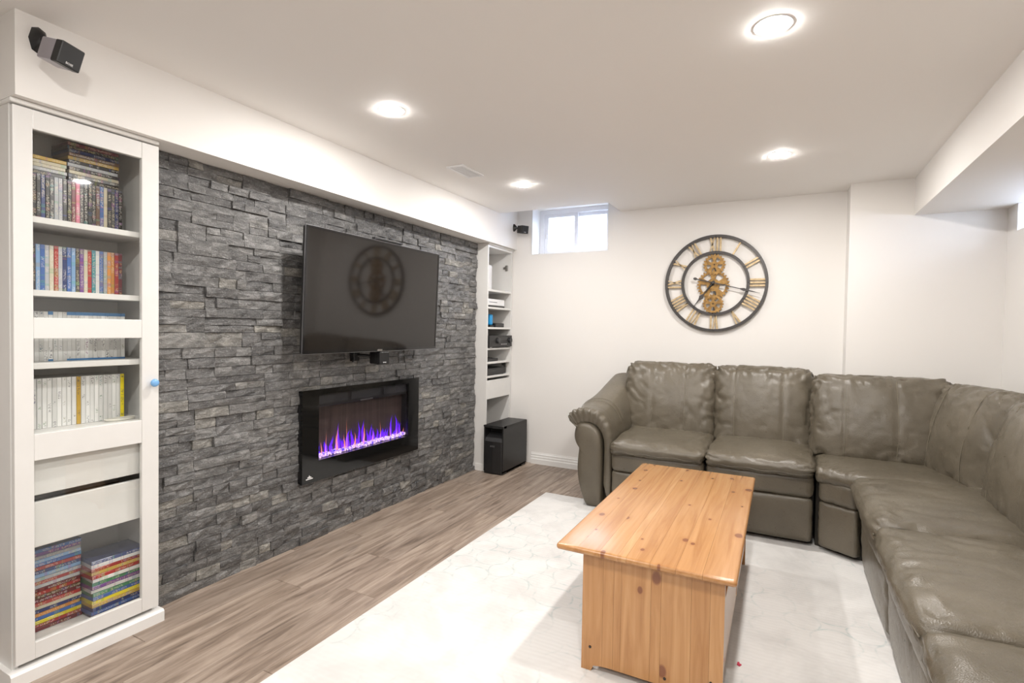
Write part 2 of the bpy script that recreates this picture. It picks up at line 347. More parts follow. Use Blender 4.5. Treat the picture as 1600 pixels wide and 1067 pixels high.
def baseboard(name, x0, x1, y, label):
    bm = bmesh.new(); pr = [(0, 0), (-.018, 0), (-.018, .045), (-.014, .052), (-.014, .068), (-.010, .074), (-.010, .090), (-.005, .098), (-.004, .106), (0, .106)]
    prism(bm, [(y+a, b) for a, b in pr], 'x', x0, x1); return struct(name, fin(bm), 'trim_white', label, 'baseboard')
baseboard('baseboard_back', -2.10, .378, YB, 'white stepped baseboard along the back wall beside the sofa')
baseboard('baseboard_jog', .378, XR, YJ, 'white stepped baseboard behind the sofa corner')

# windows
win = bpy.data.objects.new('window_1', None); col.objects.link(win); win.location = (-1.765, 4.66, WZ0); win['kind'] = 'structure'; win['label'] = 'small sliding basement window high on the back wall'; win['category'] = 'window'
link('sill', boxes((WX0-.0, WX1, YB-.002, 4.66, WZ0-.004, WZ0+.004)), 'trim_white', win)
link('jamb', boxes((WX0-.002, WX0+.006, YB, 4.66, WZ0, WZ1)), 'trim_white', win)
link('jamb', boxes((WX1-.006, WX1+.002, YB, 4.66, WZ0, WZ1)), 'trim_white', win)
FY0, FY1 = 4.655, 4.735
def ringboxes(a, b, y0, y1, z0, z1, wl, wr, wb, wt): return ((a, a+wl, y0, y1, z0, z1), (b-wr, b, y0, y1, z0, z1), (a+wl, b-wr, y0, y1, z0, z0+wb), (a+wl, b-wr, y0, y1, z1-wt, z1))
link('frame', boxes(*ringboxes(WX0+.007, WX1-.007, FY0, FY1, WZ0+.005, WZ1-.001, .045, .040, .024, .040)), 'vinyl_frame', win)
xm = -1.765
for (a, b, yy) in ((WX0+.053, xm+.020, FY0+.012), (xm-.020, WX1-.048, FY0+.042)):
    s = link('sash', boxes(*ringboxes(a, b, yy, yy+.026, WZ0+.030, WZ1-.042, .036, .036, .028, .030)), 'vinyl_frame', win)
    link('pane', boxes((a+.034, b-.034, yy+.011, yy+.015, WZ0+.052, WZ1-.070)), 'window_glass', s)
link('latch', boxes((WX0+.062, WX0+.078, FY0+.001, FY0+.013, 2.14, 2.175)), 'plastic_white', win)
# window well outside: ribbed steel half ring and gravel
bm = bmesh.new(); nA, nZ = 20, 60; rows = []
for k in range(nZ+1):
    z = 1.75 + k*.75/nZ; rr = .55 + .018*math.sin(k*PI/2.5)
    rows.append([bm.verts.new((-1.765 + (rr+.1)*math.cos(PI*i/nA), 4.78 + rr*math.sin(PI*i/nA), z)) for i in range(nA+1)])
for k in range(nZ):
    for i in range(nA): bm.faces.new((rows[k][i], rows[k][i+1], rows[k+1][i+1], rows[k+1][i]))
ww = thing('window_well', (-1.765, 4.78, 1.7), 'ribbed steel well with gravel outside the small window', 'window well')
link('ribbed_wall', fin(bm, smooth=180), 'well_metal', ww)
link('gravel_bed', boxes((-2.42, -1.11, 4.76, 5.35, 1.70, 1.80)), 'gravel', ww)
w2 = bpy.data.objects.new('window_2', None); col.objects.link(w2); w2.location = (1.3, 3.7, RZ0); w2['kind'] = 'structure'; w2['label'] = 'sliver of a second basement window on the right wall'; w2['category'] = 'window'
link('frame', boxes((1.30, 1.36, RY0, RY0+.03, RZ0, RZ1), (1.30, 1.36, RY1-.03, RY1, RZ0, RZ1), (1.30, 1.36, RY0+.03, RY1-.03, RZ0, RZ0+.03), (1.30, 1.36, RY0+.03, RY1-.03, RZ1-.03, RZ1), (1.31, 1.35, 3.69, 3.73, RZ0+.03, RZ1-.03)), 'vinyl_frame', w2)
link('pane', boxes((1.328, 1.332, RY0+.03, RY1-.03, RZ0+.03, RZ1-.03)), 'window_glass', w2)

# ------------------------------------------------------------------ slate ledger stone wall (each stone a part of wall_left)
SY0, SY1, SZ0, SZ1 = 1.278, 3.996, 0.0, 2.016
FPY0, FPY1, FPZ0, FPZ1 = 2.074, 3.133, .359, .894          # fireplace outline
rs = random.Random(21); rects = []
BH = SZ1/14
def fill(y0, y1, z0, z1):
    """guillotine split of one panel into stones"""
    wd, hg = y1-y0, z1-z0
    if hg > .085 or (hg > .055 and rs.random() < .45 and wd > .09):
        k = rs.choice((.34, .5, .5, .66)) if hg > .1 else .5
        zm = z0+hg*k; fill(y0, y1, z0, zm) if rs.random() < .9 or hg > .1 else rects.append((y0, y1, z0, zm)); fill(y0, y1, zm, z1); return
    if wd > .30 or (wd > .17 and rs.random() < .62):
        ym = y0+wd*rs.uniform(.32, .68); fill(y0, ym, z0, z1); fill(ym, y1, z0, z1); return
    rects.append((y0, y1, z0, z1))
for b in range(14):
    z0 = SZ0+b*BH; y = SY0 - rs.uniform(0, .4)
    while y < SY1:
        L = rs.uniform(.32, .60); a, e = max(y, SY0), min(y+L, SY1)
        if SY1-e < .07: e = SY1
        if e-a > .03:
            # stepped ends of the interlocking panels
            if e-a > .25 and rs.random() < .6:
                k = rs.choice((1/3, 2/3)); s = rs.uniform(.05, .11); zz = z0+BH*k
                fill(a, a+s, z0, zz); fill(a+s, e, z0, zz)
                s2 = rs.uniform(.08, .2); fill(a, a+s2, zz, z0+BH); fill(a+s2, e, zz, z0+BH)
            else: fill(a, e, z0, z0+BH)
        if e >= SY1: break
        y = e
def stone_geo(y0, y1, z0, z1):
    wd, hg = y1-y0, z1-z0; nx = max(2, min(5, round(wd/.045))); nz = 2 if hg < .06 else 3
    tone = rs.random(); tone = tone if rs.random() < .93 else rs.uniform(.93, 1)
    dep = rs.choice((-.004, -.001, .001, .003, .005, .008))+rs.uniform(-.002, .002)
    tl, tz = rs.uniform(-.004, .004), rs.uniform(-.003, .003); g = .0007
    V, F = [], []
    for j in range(nz+1):
        for i in range(nx+1):
            u, v = i/nx, j/nz; e = (i in (0, nx)) or (j in (0, nz))
            yy = y0+g+(wd-2*g)*u + (rs.uniform(-.006, .006) if 0 < i < nx else 0); zz = z0+g+(hg-2*g)*v + (rs.uniform(-.004, .004) if 0 < j < nz else 0)
            if j in (0, nz) and 0 < i < nx: zz += rs.uniform(-.0008, .0003)*(1 if j else -1)
            V.append((XS+dep+tl*(u-.5)*2+tz*(v-.5)*2+rs.uniform(-.0035, .0035)-(.0035*rs.random() if e else 0), yy, zz))
    for j in range(nz):
        for i in range(nx): k = j*(nx+1)+i; F.append((k, k+1, k+nx+2, k+nx+1))
    ring = list(range(nx+1))+[j*(nx+1)+nx for j in range(1, nz+1)]+[nz*(nx+1)+i for i in range(nx-1, -1, -1)]+[j*(nx+1) for j in range(nz-1, 0, -1)]
    b0 = len(V); V += [(-2.4705, V[k][1], V[k][2]) for k in ring]; n = len(ring)
    for i in range(n): F.append((ring[(i+1) % n], ring[i], b0+i, b0+(i+1) % n))
    return V, F, tone
stones = []
ha, hb, hc, hd = FPY0+.014, FPY1-.014, FPZ0+.014, FPZ1-.014
clipped = []
for (a, b, c, d) in rects:
    if b <= ha or a >= hb or d <= hc or c >= hd: clipped.append((a, b, c, d)); continue
    if a < ha: clipped.append((a, ha, c, d))
    if b > hb: clipped.append((hb, b, c, d))
    a2, b2 = max(a, ha), min(b, hb)
    if c < hc: clipped.append((a2, b2, c, hc))
    if d > hd: clipped.append((a2, b2, hd, d))
for r in clipped:
    if r[1]-r[0] < .008: continue
    cy, cz = (r[0]+r[1])/2, (r[2]+r[3])/2
    d2 = (Vector((XS, cy, cz))-CAM).length; score = (r[1]-r[0])*(r[3]-r[2])/d2**3
    if 2.1 < cy < 3.1 and 1.16 < cz < 1.74: score *= .01                                           # hidden by the television
    stones.append((score, r))
stones.sort(key=lambda s: -s[0])
def stone_mesh(lst):
    V, F, T = [], [], []
    for (_, r) in lst:
        v, f, t_ = stone_geo(*r); o = len(V); V += v; F += [tuple(k+o for k in q) for q in f]; T += [t_]*len(v)
    me = bpy.data.meshes.new('stone'); me.from_pydata(V, [], F); a = me.attributes.new('tone', 'FLOAT', 'POINT'); a.data.foreach_set('value', T); me.update(); return me
for s in stones[:300]:
    r = s[1]; me = stone_mesh([s]); c = Vector((XS, (r[0]+r[1])/2, (r[2]+r[3])/2)); me.transform(Matrix.Translation(-c)); link('stone', me, 'slate', wall_left, loc=c)
o = link('far_stones', stone_mesh(stones[300:]), 'slate', wall_left); o['kind'] = 'stuff'; o['label'] = 'remaining slate stones of the wall'

# ------------------------------------------------------------------ ceiling lamps and vent
def downlight(x, y, label):
    t = thing('recessed_light', (x, y, ZC), label, 'ceiling light', 'recessed ceiling lights')
    bm = bmesh.new(); lathe(bm, [(.061, 0), (.060, -.0015), (.049, -.002), (.0465, -.0005)], (x, y, ZC), n=32); link('trim_ring', fin(bm, smooth=40), 'plastic_white', t)
    bm = bmesh.new(); lathe(bm, [(.0475, -.0005), (.0475, -.0032), (.046, -.0042), (.036, -.005), (.02, -.0054), (0, -.0055)], (x, y, ZC), n=32); link('lens', fin(bm, smooth=40), 'lamp_glow', t)
for x, y, l in ((-.061, 1.984, 'round recessed ceiling light nearest the viewer above the sofa'), (-1.691, 1.971, 'round recessed ceiling light above the fireplace and television'), (-1.691, 3.395, 'round recessed ceiling light between ceiling vent and small window'), (-.053, 3.428, 'round recessed ceiling light above the wall clock'),
                (-1.20, .38, 'recessed ceiling light over the glazed bookcase'), (-.06, .55, 'recessed ceiling light above the viewpoint'), (-1.20, -1.0, 'recessed ceiling light behind the bookcase end'), (-.06, -.88, 'recessed ceiling light behind the viewpoint')):
    downlight(x, y, l)
v = thing('ceiling_vent', (-1.892, 2.935, ZC), 'white slotted ceiling vent between two recessed lights', 'vent')
vx0, vx1, vy0, vy1 = -1.955, -1.829, 2.805, 3.07
link('frame', boxes((vx0, vx0+.018, vy0, vy1, ZC-.006, ZC-.0005), (vx1-.018, vx1, vy0, vy1, ZC-.006, ZC-.0005), (vx0+.018, vx1-.018, vy0, vy0+.018, ZC-.006, ZC-.0005), (vx0+.018, vx1-.018, vy1-.018, vy1, ZC-.006, ZC-.0005)), 'plastic_white', v)
link('duct', boxes((vx0+.017, vx1-.017, vy0+.017, vy1-.017, ZC-.0015, ZC-.0005)), 'graphite', v)
for k in range(14):
    yy = vy0+.026+k*.0164; bm = bmesh.new(); box(bm, vx0+.018, vx1-.018, yy-.0045, yy+.0045, ZC-.0055, ZC-.003); link('slat', fin(bm), 'plastic_white', v)

# ------------------------------------------------------------------ glazed bookcase
BY0, BY1, BX0 = .800, 1.272, -2.615          # side faces, back
SHELF = {1: 1.635, 2: 1.376, 3: 1.115, 4: .866}
bk = thing('glazed_bookcase', (-2.47, 1.036, 0), 'tall white bookcase with glazed door and pale blue knob', 'bookcase')
BXF = XCAB-.022
link('side_panel', boxes((BX0, BXF, BY0, BY0+.018, .0, 2.012)), 'cabinet_white', bk)
link('side_panel', boxes((BX0, BXF, BY1-.018, BY1, .0, 2.012)), 'cabinet_white', bk)
link('back_panel', boxes((BX0-.006, BX0, BY0, BY1, .02, 2.012)), 'cabinet_white', bk)
link('top_panel', boxes((BX0, BXF, BY0+.018, BY1-.018, 1.992, 2.012)), 'cabinet_white', bk)
link('bottom_panel', boxes((BX0, BXF, BY0+.018, BY1-.018, .07, .09)), 'cabinet_white', bk)
for k, z in SHELF.items(): link('shelf', boxes((BX0, BXF-.006, BY0+.018, BY1-.018, z-.022, z), bev=.0015), 'cabinet_white', bk)
link('crown_moulding', boxes((BX0, XCAB+.010, BY0-.006, BY1-.004, 2.002, 2.0175), bev=.003), 'trim_white', bk)
bm = bmesh.new(); prism(bm, [(XCAB+.018, 0), (XCAB+.018, .042), (XCAB+.010, .05), (-2.60, .05), (-2.60, 0)], 'y', BY0-.016, BY1+.012); link('plinth', fin(bm), 'trim_white', bk)
for (z0, z1, n_) in ((.640, .80, 'upper'), (.452, .615, 'lower')):
    dr = link('drawer', boxes((BXF-.03, BXF-.012, BY0+.022, BY1-.022, z0, z1), bev=.002), 'cabinet_white', bk)
    link('drawer_box', boxes((BX0+.02, BXF-.031, BY0+.03, BY1-.03, z0+.01, z1-.05)), 'black_plastic' if n_ == 'lower' else 'cabinet_white', dr)
# door: stiles, rails, panes, knob
DY0, DY1, DZ0, DZ1 = .803, 1.2705, .066, 1.997
door = bpy.data.objects.new('door', None); col.objects.link(door); door.parent = bk; door.location = Vector((XCAB, 1.036, 1.03))-origin(bk)
ST = .054; DX0, DX1 = XCAB-.020, XCAB
for a, b in ((DY0, DY0+ST), (DY1-ST-.011, DY1)): bevmod(link('stile', boxes((DX0, DX1, a, b, DZ0, DZ1)), 'cabinet_white', door), .002)
rails = ((DZ0, .125), (.772, .866), (1.203, 1.277), (1.931, DZ1))
for a, b in rails: bevmod(link('rail', boxes((DX0, DX1-.0008, DY0+ST, DY1-ST-.011, a, b)), 'cabinet_white', door), .002)
for (a, b) in ((.125, .772), (.866, 1.203), (1.277, 1.931)): link('glass_pane', boxes((DX0+.008, DX0+.011, DY0+ST-.002, DY1-ST-.009, a-.002, b+.002)), 'door_glass', door)
bm = bmesh.new(); lathe(bm, [(.006, 0), (.006, .010), (.014, .014), (.0165, .020), (.0145, .026), (.007, .029), (0, .0295)], (XCAB, 1.244, 1.017), 'x', 20); k = link('knob', fin(bm, smooth=60), 'knob_blue', door); k['label'] = 'round pale blue door knob'

# disc cases ------------------------------------------------------------------
def case_mesh(th, hg, dp, shell, spn):
    """spine faces +x; thickness along y, height along z; origin in the middle of the spine"""
    bm = bmesh.new(); box(bm, -dp, 0, -th/2, th/2, -hg/2, hg/2)
    bmesh.ops.bevel(bm, geom=[e for e in bm.edges if all(v.co.x > -.001 for v in e.verts)], offset=.0012, segments=1, affect='EDGES')
    me = fin(bm); me.materials.append(MATS[shell]); me.materials.append(MATS[spn])
    for p in me.polygons: p.material_index = 1 if p.normal.x > .5 else 0
    return me
ORD = ['first', 'second', 'third', 'fourth', 'fifth', 'sixth', 'seventh', 'eighth', 'ninth', 'tenth', 'eleventh', 'twelfth', 'thirteenth', 'fourteenth', 'fifteenth', 'sixteenth', 'seventeenth', 'eighteenth', 'nineteenth', 'twentieth', 'twenty-first', 'twenty-second', 'twenty-third', 'twenty-fourth', 'twenty-fifth', 'twenty-sixth', 'twenty-seventh', 'twenty-eighth', 'twenty-ninth', 'thirtieth']
PAL = {'black': (.012, .012, .014), 'dark grey': (.06, .06, .065), 'dark blue': (.02, .04, .16), 'blue': (.05, .14, .42), 'light blue': (.22, .38, .62), 'silver grey': (.42, .43, .46), 'red': (.42, .03, .03), 'cream': (.62, .56, .42), 'white': (.75, .75, .74), 'yellow': (.80, .66, .02), 'orange': (.70, .28, .05), 'ochre': (.62, .40, .08), 'green': (.06, .26, .12), 'purple': (.16, .06, .26), 'teal': (.05, .28, .32), 'pink': (.7, .2, .3), 'brown': (.14, .07, .035), 'maroon': (.16, .02, .03)}
BLU = case_mesh(.0132, .172, .135, 'case_shell', 'spine_dark'); DVDM = case_mesh(.0140, .190, .135, 'case_shell', 'spine_dark')
WHT = case_mesh(.0140, .186, .135, 'case_shell_white', 'spine_light')
def put_case(me, loc, rot, cname, label, group, lean=0):
    o = bpy.data.objects.new('disc_case', me); col.objects.link(o); o.location = loc
    o.rotation_euler = rot; c = PAL[cname]; g_ = R.uniform(.85, 1.12); o.color = (*[max(0, min(1, a*g_)) for a in c], 1); return tag(o, label, 'disc case', group)
def standing(me, th, hg, zshelf, y0, names, xs, where, group):
    for i, nme in enumerate(names):
        put_case(me, (xs-R.uniform(0, .004), y0+(i+.5)*th, zshelf+hg/2+.0004), (0, 0, 0), nme, f'{nme} upright disc case, {ORD[i]} from left {where}', group)
row1 = ['black', 'dark grey', 'black', 'brown', 'black', 'black', 'dark blue', 'black', 'dark grey', 'silver grey', 'silver grey', 'dark grey', 'black', 'maroon', 'pink', 'dark grey', 'black', 'black', 'black', 'brown', 'blue', 'cream', 'black', 'dark grey', 'dark blue', 'black']
standing(BLU, .01345, .172, SHELF[1], .842, row1, -2.445, 'on top bookcase shelf', 'disc cases standing on the top shelf')
row2 = ['blue', 'maroon', 'silver grey', 'white', 'dark grey', 'light blue', 'blue', 'silver grey', 'cream', 'red', 'silver grey', 'dark blue', 'blue', 'light blue', 'dark grey', 'purple', 'cream', 'red', 'teal', 'white', 'blue', 'silver grey', 'orange', 'orange', 'red', 'maroon']
standing(BLU, .01345, .172, SHELF[2], .838, row2, -2.440, 'on second bookcase shelf', 'disc cases standing on the second shelf')
row3 = ['white']*7 + ['blue'] + ['white']*3 + ['light blue']*14
for i, nme in enumerate(row3):
    o = put_case(WHT, (-2.440-R.uniform(0, .003), .842+(i+.5)*.0142, SHELF[3]+.0934), (0, 0, 0), 'white', f'white game case, {ORD[i]} from left behind the middle door rail, third shelf', 'white game cases on the third shelf')
CAPM = boxes((-.130, .0006, -.0071, .0071, .075, .0936)); CAPM.materials.append(MATS['cyan_plastic'])
row4 = ['white']*12 + ['ochre'] + ['white']*9 + ['yellow']
for i, nme in enumerate(row4):
    yy = .842+(i+.5)*.0152; lab = f'{nme} game case, {ORD[i]} from left on fourth bookcase shelf'
    put_case(WHT, (-2.432-R.uniform(0, .003), yy, SHELF[4]+.0934), (0, 0, 0), nme, lab, 'game cases on the fourth shelf')
# blue caps at both ends of the blue-topped cases of the third shelf (printed bands of the cases)
cases3 = [o for o in col.objects if o.name.startswith('disc_case') and 'third shelf' in o.get('label', '')]
BANDT = boxes((-.130, .0006, -.0072, .0072, .081, .0936)); BANDT.materials.append(plain('band_blue', (.06, .23, .50), .35)); BANDB = boxes((-.002, .0006, -.0072, .0072, -.0932, -.086)); BANDB.materials.append(MATS['band_blue'])
for i, o in enumerate(cases3):
    if row3[i] != 'white':
        for b in (BANDT, BANDB):
            q = bpy.data.objects.new('blue_band', b); col.objects.link(q); q.parent = o
# flat stacks
def stack(me, th, hg, x, y, z0, names, where, group, yawj=.05, rot=0):
    for i, nme in enumerate(names):
        put_case(me, (x+R.uniform(-.003, .002), y+R.uniform(-.003, .003), z0+(i+.5)*th+.0003), (PI/2, 0, 0 if yawj == 0 else R.uniform(-yawj, yawj)), nme, f'{nme} flat disc case, {ORD[i]} from bottom of {where}', group)
ztop = SHELF[1]+.1735
stack(BLU, .0134, .172, -2.452, 1.095, ztop, ['black', 'dark grey', 'cream', 'black', 'silver grey', 'black', 'ochre', 'brown', 'dark blue', 'black', 'maroon'], 'right pile, top shelf', 'discs piled on the top shelf', .03)
stack(BLU, .0134, .172, -2.456, .815+.086+.03-.012, ztop, ['dark grey', 'silver grey', 'cream', 'cream', 'ochre'], 'left pile, top shelf', 'discs piled on the top shelf', .02)
stack(DVDM, .0142, .19, -2.395, 1.153, .0905, ['dark blue', 'blue', 'dark blue', 'ochre', 'yellow', 'blue', 'green', 'white', 'purple', 'green', 'white', 'red', 'ochre', 'red', 'white', 'dark blue'], 'front pile, bookcase bottom', 'discs piled in the bottom compartment', .035)
stack(BLU, .0136, .172, -2.475, .970, .0905, ['maroon', 'red', 'yellow', 'blue', 'orange', 'dark blue', 'cream', 'red', 'maroon', 'brown', 'red', 'maroon', 'silver grey', 'red', 'silver grey', 'light blue', 'dark blue', 'red', 'blue', 'light blue', 'silver grey', 'purple', 'blue'], 'rear pile, bookcase bottom', 'discs piled in the bottom compartment', .03)
o_ = None

# clear coiled cord on the fourth shelf
bm = bmesh.new(); pts = []
for k in range(90):
    a = k/89*2*PI*3; pts.append((-2.40+.020*math.sin(a), 1.158+.052*math.cos(a)+.004*math.sin(a*2.7), SHELF[4]+.003+.0022*k/29))
tube(bm, pts, .0022, 6); tag(link('coiled_cord', fin(bm, smooth=180), 'clear_cord'), 'clear coiled cord lying in front of the game cases', 'cord')

# ------------------------------------------------------------------ open media cabinet at the far end
MY0, MY1 = 4.003, 4.470
mc = thing('media_cabinet', (-2.47, 4.236, 0), 'narrow open white media cabinet in the far corner', 'cabinet')
link('side_panel', boxes((BX0, XCAB, MY0, MY0+.018, 0, 2.008)), 'cabinet_white', mc)
link('side_panel', boxes((BX0, XCAB, MY1-.018, MY1, 0, 2.008)), 'cabinet_white', mc)
link('back_panel', boxes((BX0-.006, BX0, MY0, MY1, 0, 2.008)), 'cabinet_white', mc)
link('top_panel', boxes((BX0, XCAB, MY0+.018, MY1-.018, 1.985, 2.008)), 'cabinet_white', mc)
MSH = [1.616, 1.459, 1.278, 1.091, .966, .841]
for z in MSH: link('shelf', boxes((BX0, XCAB-.002, MY0+.018, MY1-.018, z-.018, z), bev=.0015), 'cabinet_white', mc)
link('drawer', boxes((XCAB-.019, XCAB-.001, MY0+.019, MY1-.019, .634, .80), bev=.002), 'cabinet_white', mc)
link('drawer_bottom', boxes((BX0, XCAB-.02, MY0+.018, MY1-.018, .64, .655)), 'cabinet_white', mc)
link('bottom_panel', boxes((BX0, XCAB-.002, MY0+.018, MY1-.018, .06, .08)), 'cabinet_white', mc)
bm = bmesh.new(); prism(bm, [(XCAB+.010, 0), (XCAB+.010, .052), (XCAB, .06), (-2.43, .06), (-2.43, 0)], 'y', MY0-.006, MY1+.010); link('plinth', fin(bm), 'trim_white', mc)
link('crown_moulding', boxes((BX0, XCAB+.012, MY0+.001, YB-.001, 2.004, 2.0175), bev=.003), 'trim_white', mc)
for z in (1.845, .925):
    bm = bmesh.new(); box(bm, XCAB-.062, XCAB-.034, MY1-.034, MY1-.018, z-.026, z+.026, .004); box(bm, XCAB-.085, XCAB-.05, MY1-.030, MY1-.018, z-.011, z+.011, .003); link('hinge_plate', fin(bm), 'hinge_metal', mc)
# equipment on its shelves
e = thing('modem_box', (-2.50, 4.13, MSH[0]), 'white upright modem tower on the top cabinet shelf', 'modem')
link('casing', boxes((-2.585, -2.40, 4.05, 4.215, MSH[0]+.001, MSH[0]+.235), bev=.02, seg=3, smooth=40), 'plastic_white', e)
link('base', boxes((-2.59, -2.395, 4.045, 4.22, MSH[0]+.0005, MSH[0]+.012), bev=.003), 'plastic_white', e)
e = thing('white_game_console', (-2.46, 4.19, MSH[1]), 'slim white game console with dark slot on second shelf', 'game console')
link('casing', boxes((-2.59, -2.352, 4.035, 4.365, MSH[1]+.014, MSH[1]+.075), bev=.006), 'plastic_white', e)
link('vent_base', boxes((-2.58, -2.352, 4.04, 4.365, MSH[1]+.0005, MSH[1]+.014)), 'black_plastic', e)
link('disc_slot', boxes((-2.353, -2.3512, 4.075, 4.22, MSH[1]+.043, MSH[1]+.048)), 'graphite', e)
e = thing('handheld_dock', (-2.43, 4.12, MSH[2]), 'black game dock with bright blue controller on third shelf', 'game dock')
link('dock', boxes((-2.46, -2.40, 4.03, 4.135, MSH[2]+.0005, MSH[2]+.112), bev=.008, seg=2), 'black_plastic', e)
bm = bmesh.new(); box(bm, -2.425, -2.375, 4.142, 4.192, MSH[2]+.018, MSH[2]+.118, .012, 3); link('blue_controller', fin(bm, smooth=50), 'cyan_plastic', e)
link('base', boxes((-2.46, -2.37, 4.13, 4.20, MSH[2]+.0005, MSH[2]+.018)), 'black_plastic', e)
e = thing('small_black_box', (-2.42, 4.29, MSH[2]), 'small black set-top box beside the game dock', 'set-top box')
link('casing', boxes((-2.50, -2.36, 4.21, 4.375, MSH[2]+.0005, MSH[2]+.038), bev=.004), 'black_plastic', e); link('front_strip', boxes((-2.3601, -2.3585, 4.215, 4.37, MSH[2]+.006, MSH[2]+.032)), 'black_gloss', e)
e = thing('audio_receiver', (-2.46, 4.23, MSH[3]), 'black audio receiver with two knobs on fourth shelf', 'receiver')
link('casing', boxes((-2.60, -2.318, 4.025, 4.448, MSH[3]+.010, MSH[3]+.110), bev=.004), 'black_satin', e)
link('front_panel', boxes((-2.318, -2.312, 4.022, 4.450, MSH[3]+.008, MSH[3]+.112), bev=.002), 'black_plastic', e)
link('display', boxes((-2.313, -2.3110, 4.20, 4.37, MSH[3]+.070, MSH[3]+.096)), 'black_gloss', e)
for y in (4.175, 4.405):
    bm = bmesh.new(); lathe(bm, [(.026, 0), (.026, .014), (.022, .018), (0, .018)], (-2.312, y, MSH[3]+.066), 'x', 20); link('knob', fin(bm, smooth=40), 'graphite', e)
for y in (4.05, 4.41): link('foot', boxes((-2.36, -2.33, y-.012, y+.012, MSH[3]+.0005, MSH[3]+.010)), 'black_plastic', e)
for k in range(4): link('button', boxes((-2.3125, -2.310, 4.235+k*.03, 4.255+k*.03, MSH[3]+.028, MSH[3]+.036)), 'brushed_steel', e)
tag(link('remote_stub', boxes((-2.37, -2.335, 4.05, 4.115, MSH[3]+.0005, MSH[3]+.0095), bev=.003), 'plastic_white'), 'small white remote under the receiver front', 'remote')
e = thing('cable_modem', (-2.45, 4.15, MSH[4]), 'flat black network box on fifth cabinet shelf', 'network box')
link('casing', boxes((-2.55, -2.36, 4.03, 4.27, MSH[4]+.0005, MSH[4]+.026), bev=.004), 'black_plastic', e); link('raised_lid', boxes((-2.53, -2.38, 4.05, 4.20, MSH[4]+.026, MSH[4]+.034), bev=.003), 'graphite', e)
e = thing('disc_player', (-2.46, 4.22, MSH[5]), 'dark grey disc player on lowest open shelf', 'disc player')
link('casing', boxes((-2.59, -2.35, 4.03, 4.40, MSH[5]+.006, MSH[5]+.062), bev=.004), 'graphite', e); link('front_panel', boxes((-2.3501, -2.346, 4.03, 4.40, MSH[5]+.006, MSH[5]+.060)), 'black_satin', e); link('tray_slot', boxes((-2.3462, -2.3452, 4.08, 4.22, MSH[5]+.036, MSH[5]+.044)), 'black_gloss', e)
for y in (4.06, 4.37): link('foot', boxes((-2.38, -2.36, y-.01, y+.01, MSH[5]+.0005, MSH[5]+.006)), 'black_plastic', e)

# ------------------------------------------------------------------ subwoofer
sx0, sx1, sy0, sy1 = -2.316, -2.122, 3.945, 4.442
sb = thing('subwoofer', ((sx0+sx1)/2, (sy0+sy1)/2, 0), 'black box subwoofer standing on the floor by the cabinet', 'subwoofer')
bm = bmesh.new(); TH = .012
for b in ((sx0, sx0+TH, sy0+.012, sy1-.03, .02, .41), (sx1-TH, sx1, sy0+.012, sy1-.03, .02, .41), (sx0, sx1, sy0+.004, sy1-.03, .408, .422), (sx0, sx1, sy0+.012, sy1-.03, .02, .03)): box(bm, *b)
link('casing', fin(bm), 'black_satin', sb)
link('inner_box', boxes((sx0+TH, sx1-TH, sy0+.11, sy1-.03, .03, .408)), 'dark_void', sb)
link('rear_panel', boxes((sx0+.006, sx1-.006, sy1-.03, sy1-.012, .03, .41)), 'black_plastic', sb)
for z in (.17, .20): link('jack', boxes((sx1-.05, sx1-.012, sy1-.012, sy1+.004, z, z+.012)), 'graphite', sb)
bm = bmesh.new(); prism(bm, [(sx0+.001, sy0+.02), (sx0+.02, sy0+.006), ((sx0+sx1)/2, sy0-.004), (sx1-.02, sy0+.006), (sx1-.001, sy0+.02), (sx1-.001, sy0+.06), (sx0+.001, sy0+.06)], 'z', .012, .285); link('front_grille', fin(bm), 'black_plastic', sb)
bm = bmesh.new(); prism(bm, [(sy0+.008, .285), (sy0+.03, .315), (sy0+.10, .345), (sy0+.11, .345), (sy0+.11, .285)], 'x', sx0+.012, sx1-.012); link('port_lip', fin(bm), 'graphite', sb)
bm = bmesh.new(); prism(bm, [(sx0+.0, sy0+.022), (sx0+.02, sy0+.008), ((sx0+sx1)/2, sy0-.002), (sx1-.02, sy0+.008), (sx1-.0, sy0+.022), (sx1, sy0+.07), (sx0, sy0+.07)], 'z', .402, .4215); link('front_top', fin(bm), 'black_satin', sb)
for b in ((sx0+.004, sx1-.004, sy0+.012, sy0+.09, .0, .02), (sx0+.004, sx1-.004, sy1-.12, sy1-.035, 0, .02)): link('foot', boxes(b, bev=.003), 'black_plastic', sb)
def badge(txt, size, loc, normal, parent, mat='logo_white', depth=.0006):
    me = textmesh(txt, size, depth)
    n = Vector(normal).normalized(); u = Vector((0, 0, 1)).cross(n).normalized(); v_ = n.cross(u)
    me.transform(Matrix.Translation(Vector(loc)) @ Matrix((u, v_, n)).transposed().to_4x4()); me.materials.clear(); return link('badge', me, mat, parent)
badge('BOSE', .020, ((sx0+sx1)/2, sy0-.0055, .245), (0, -1, 0), sb, 'chrome')

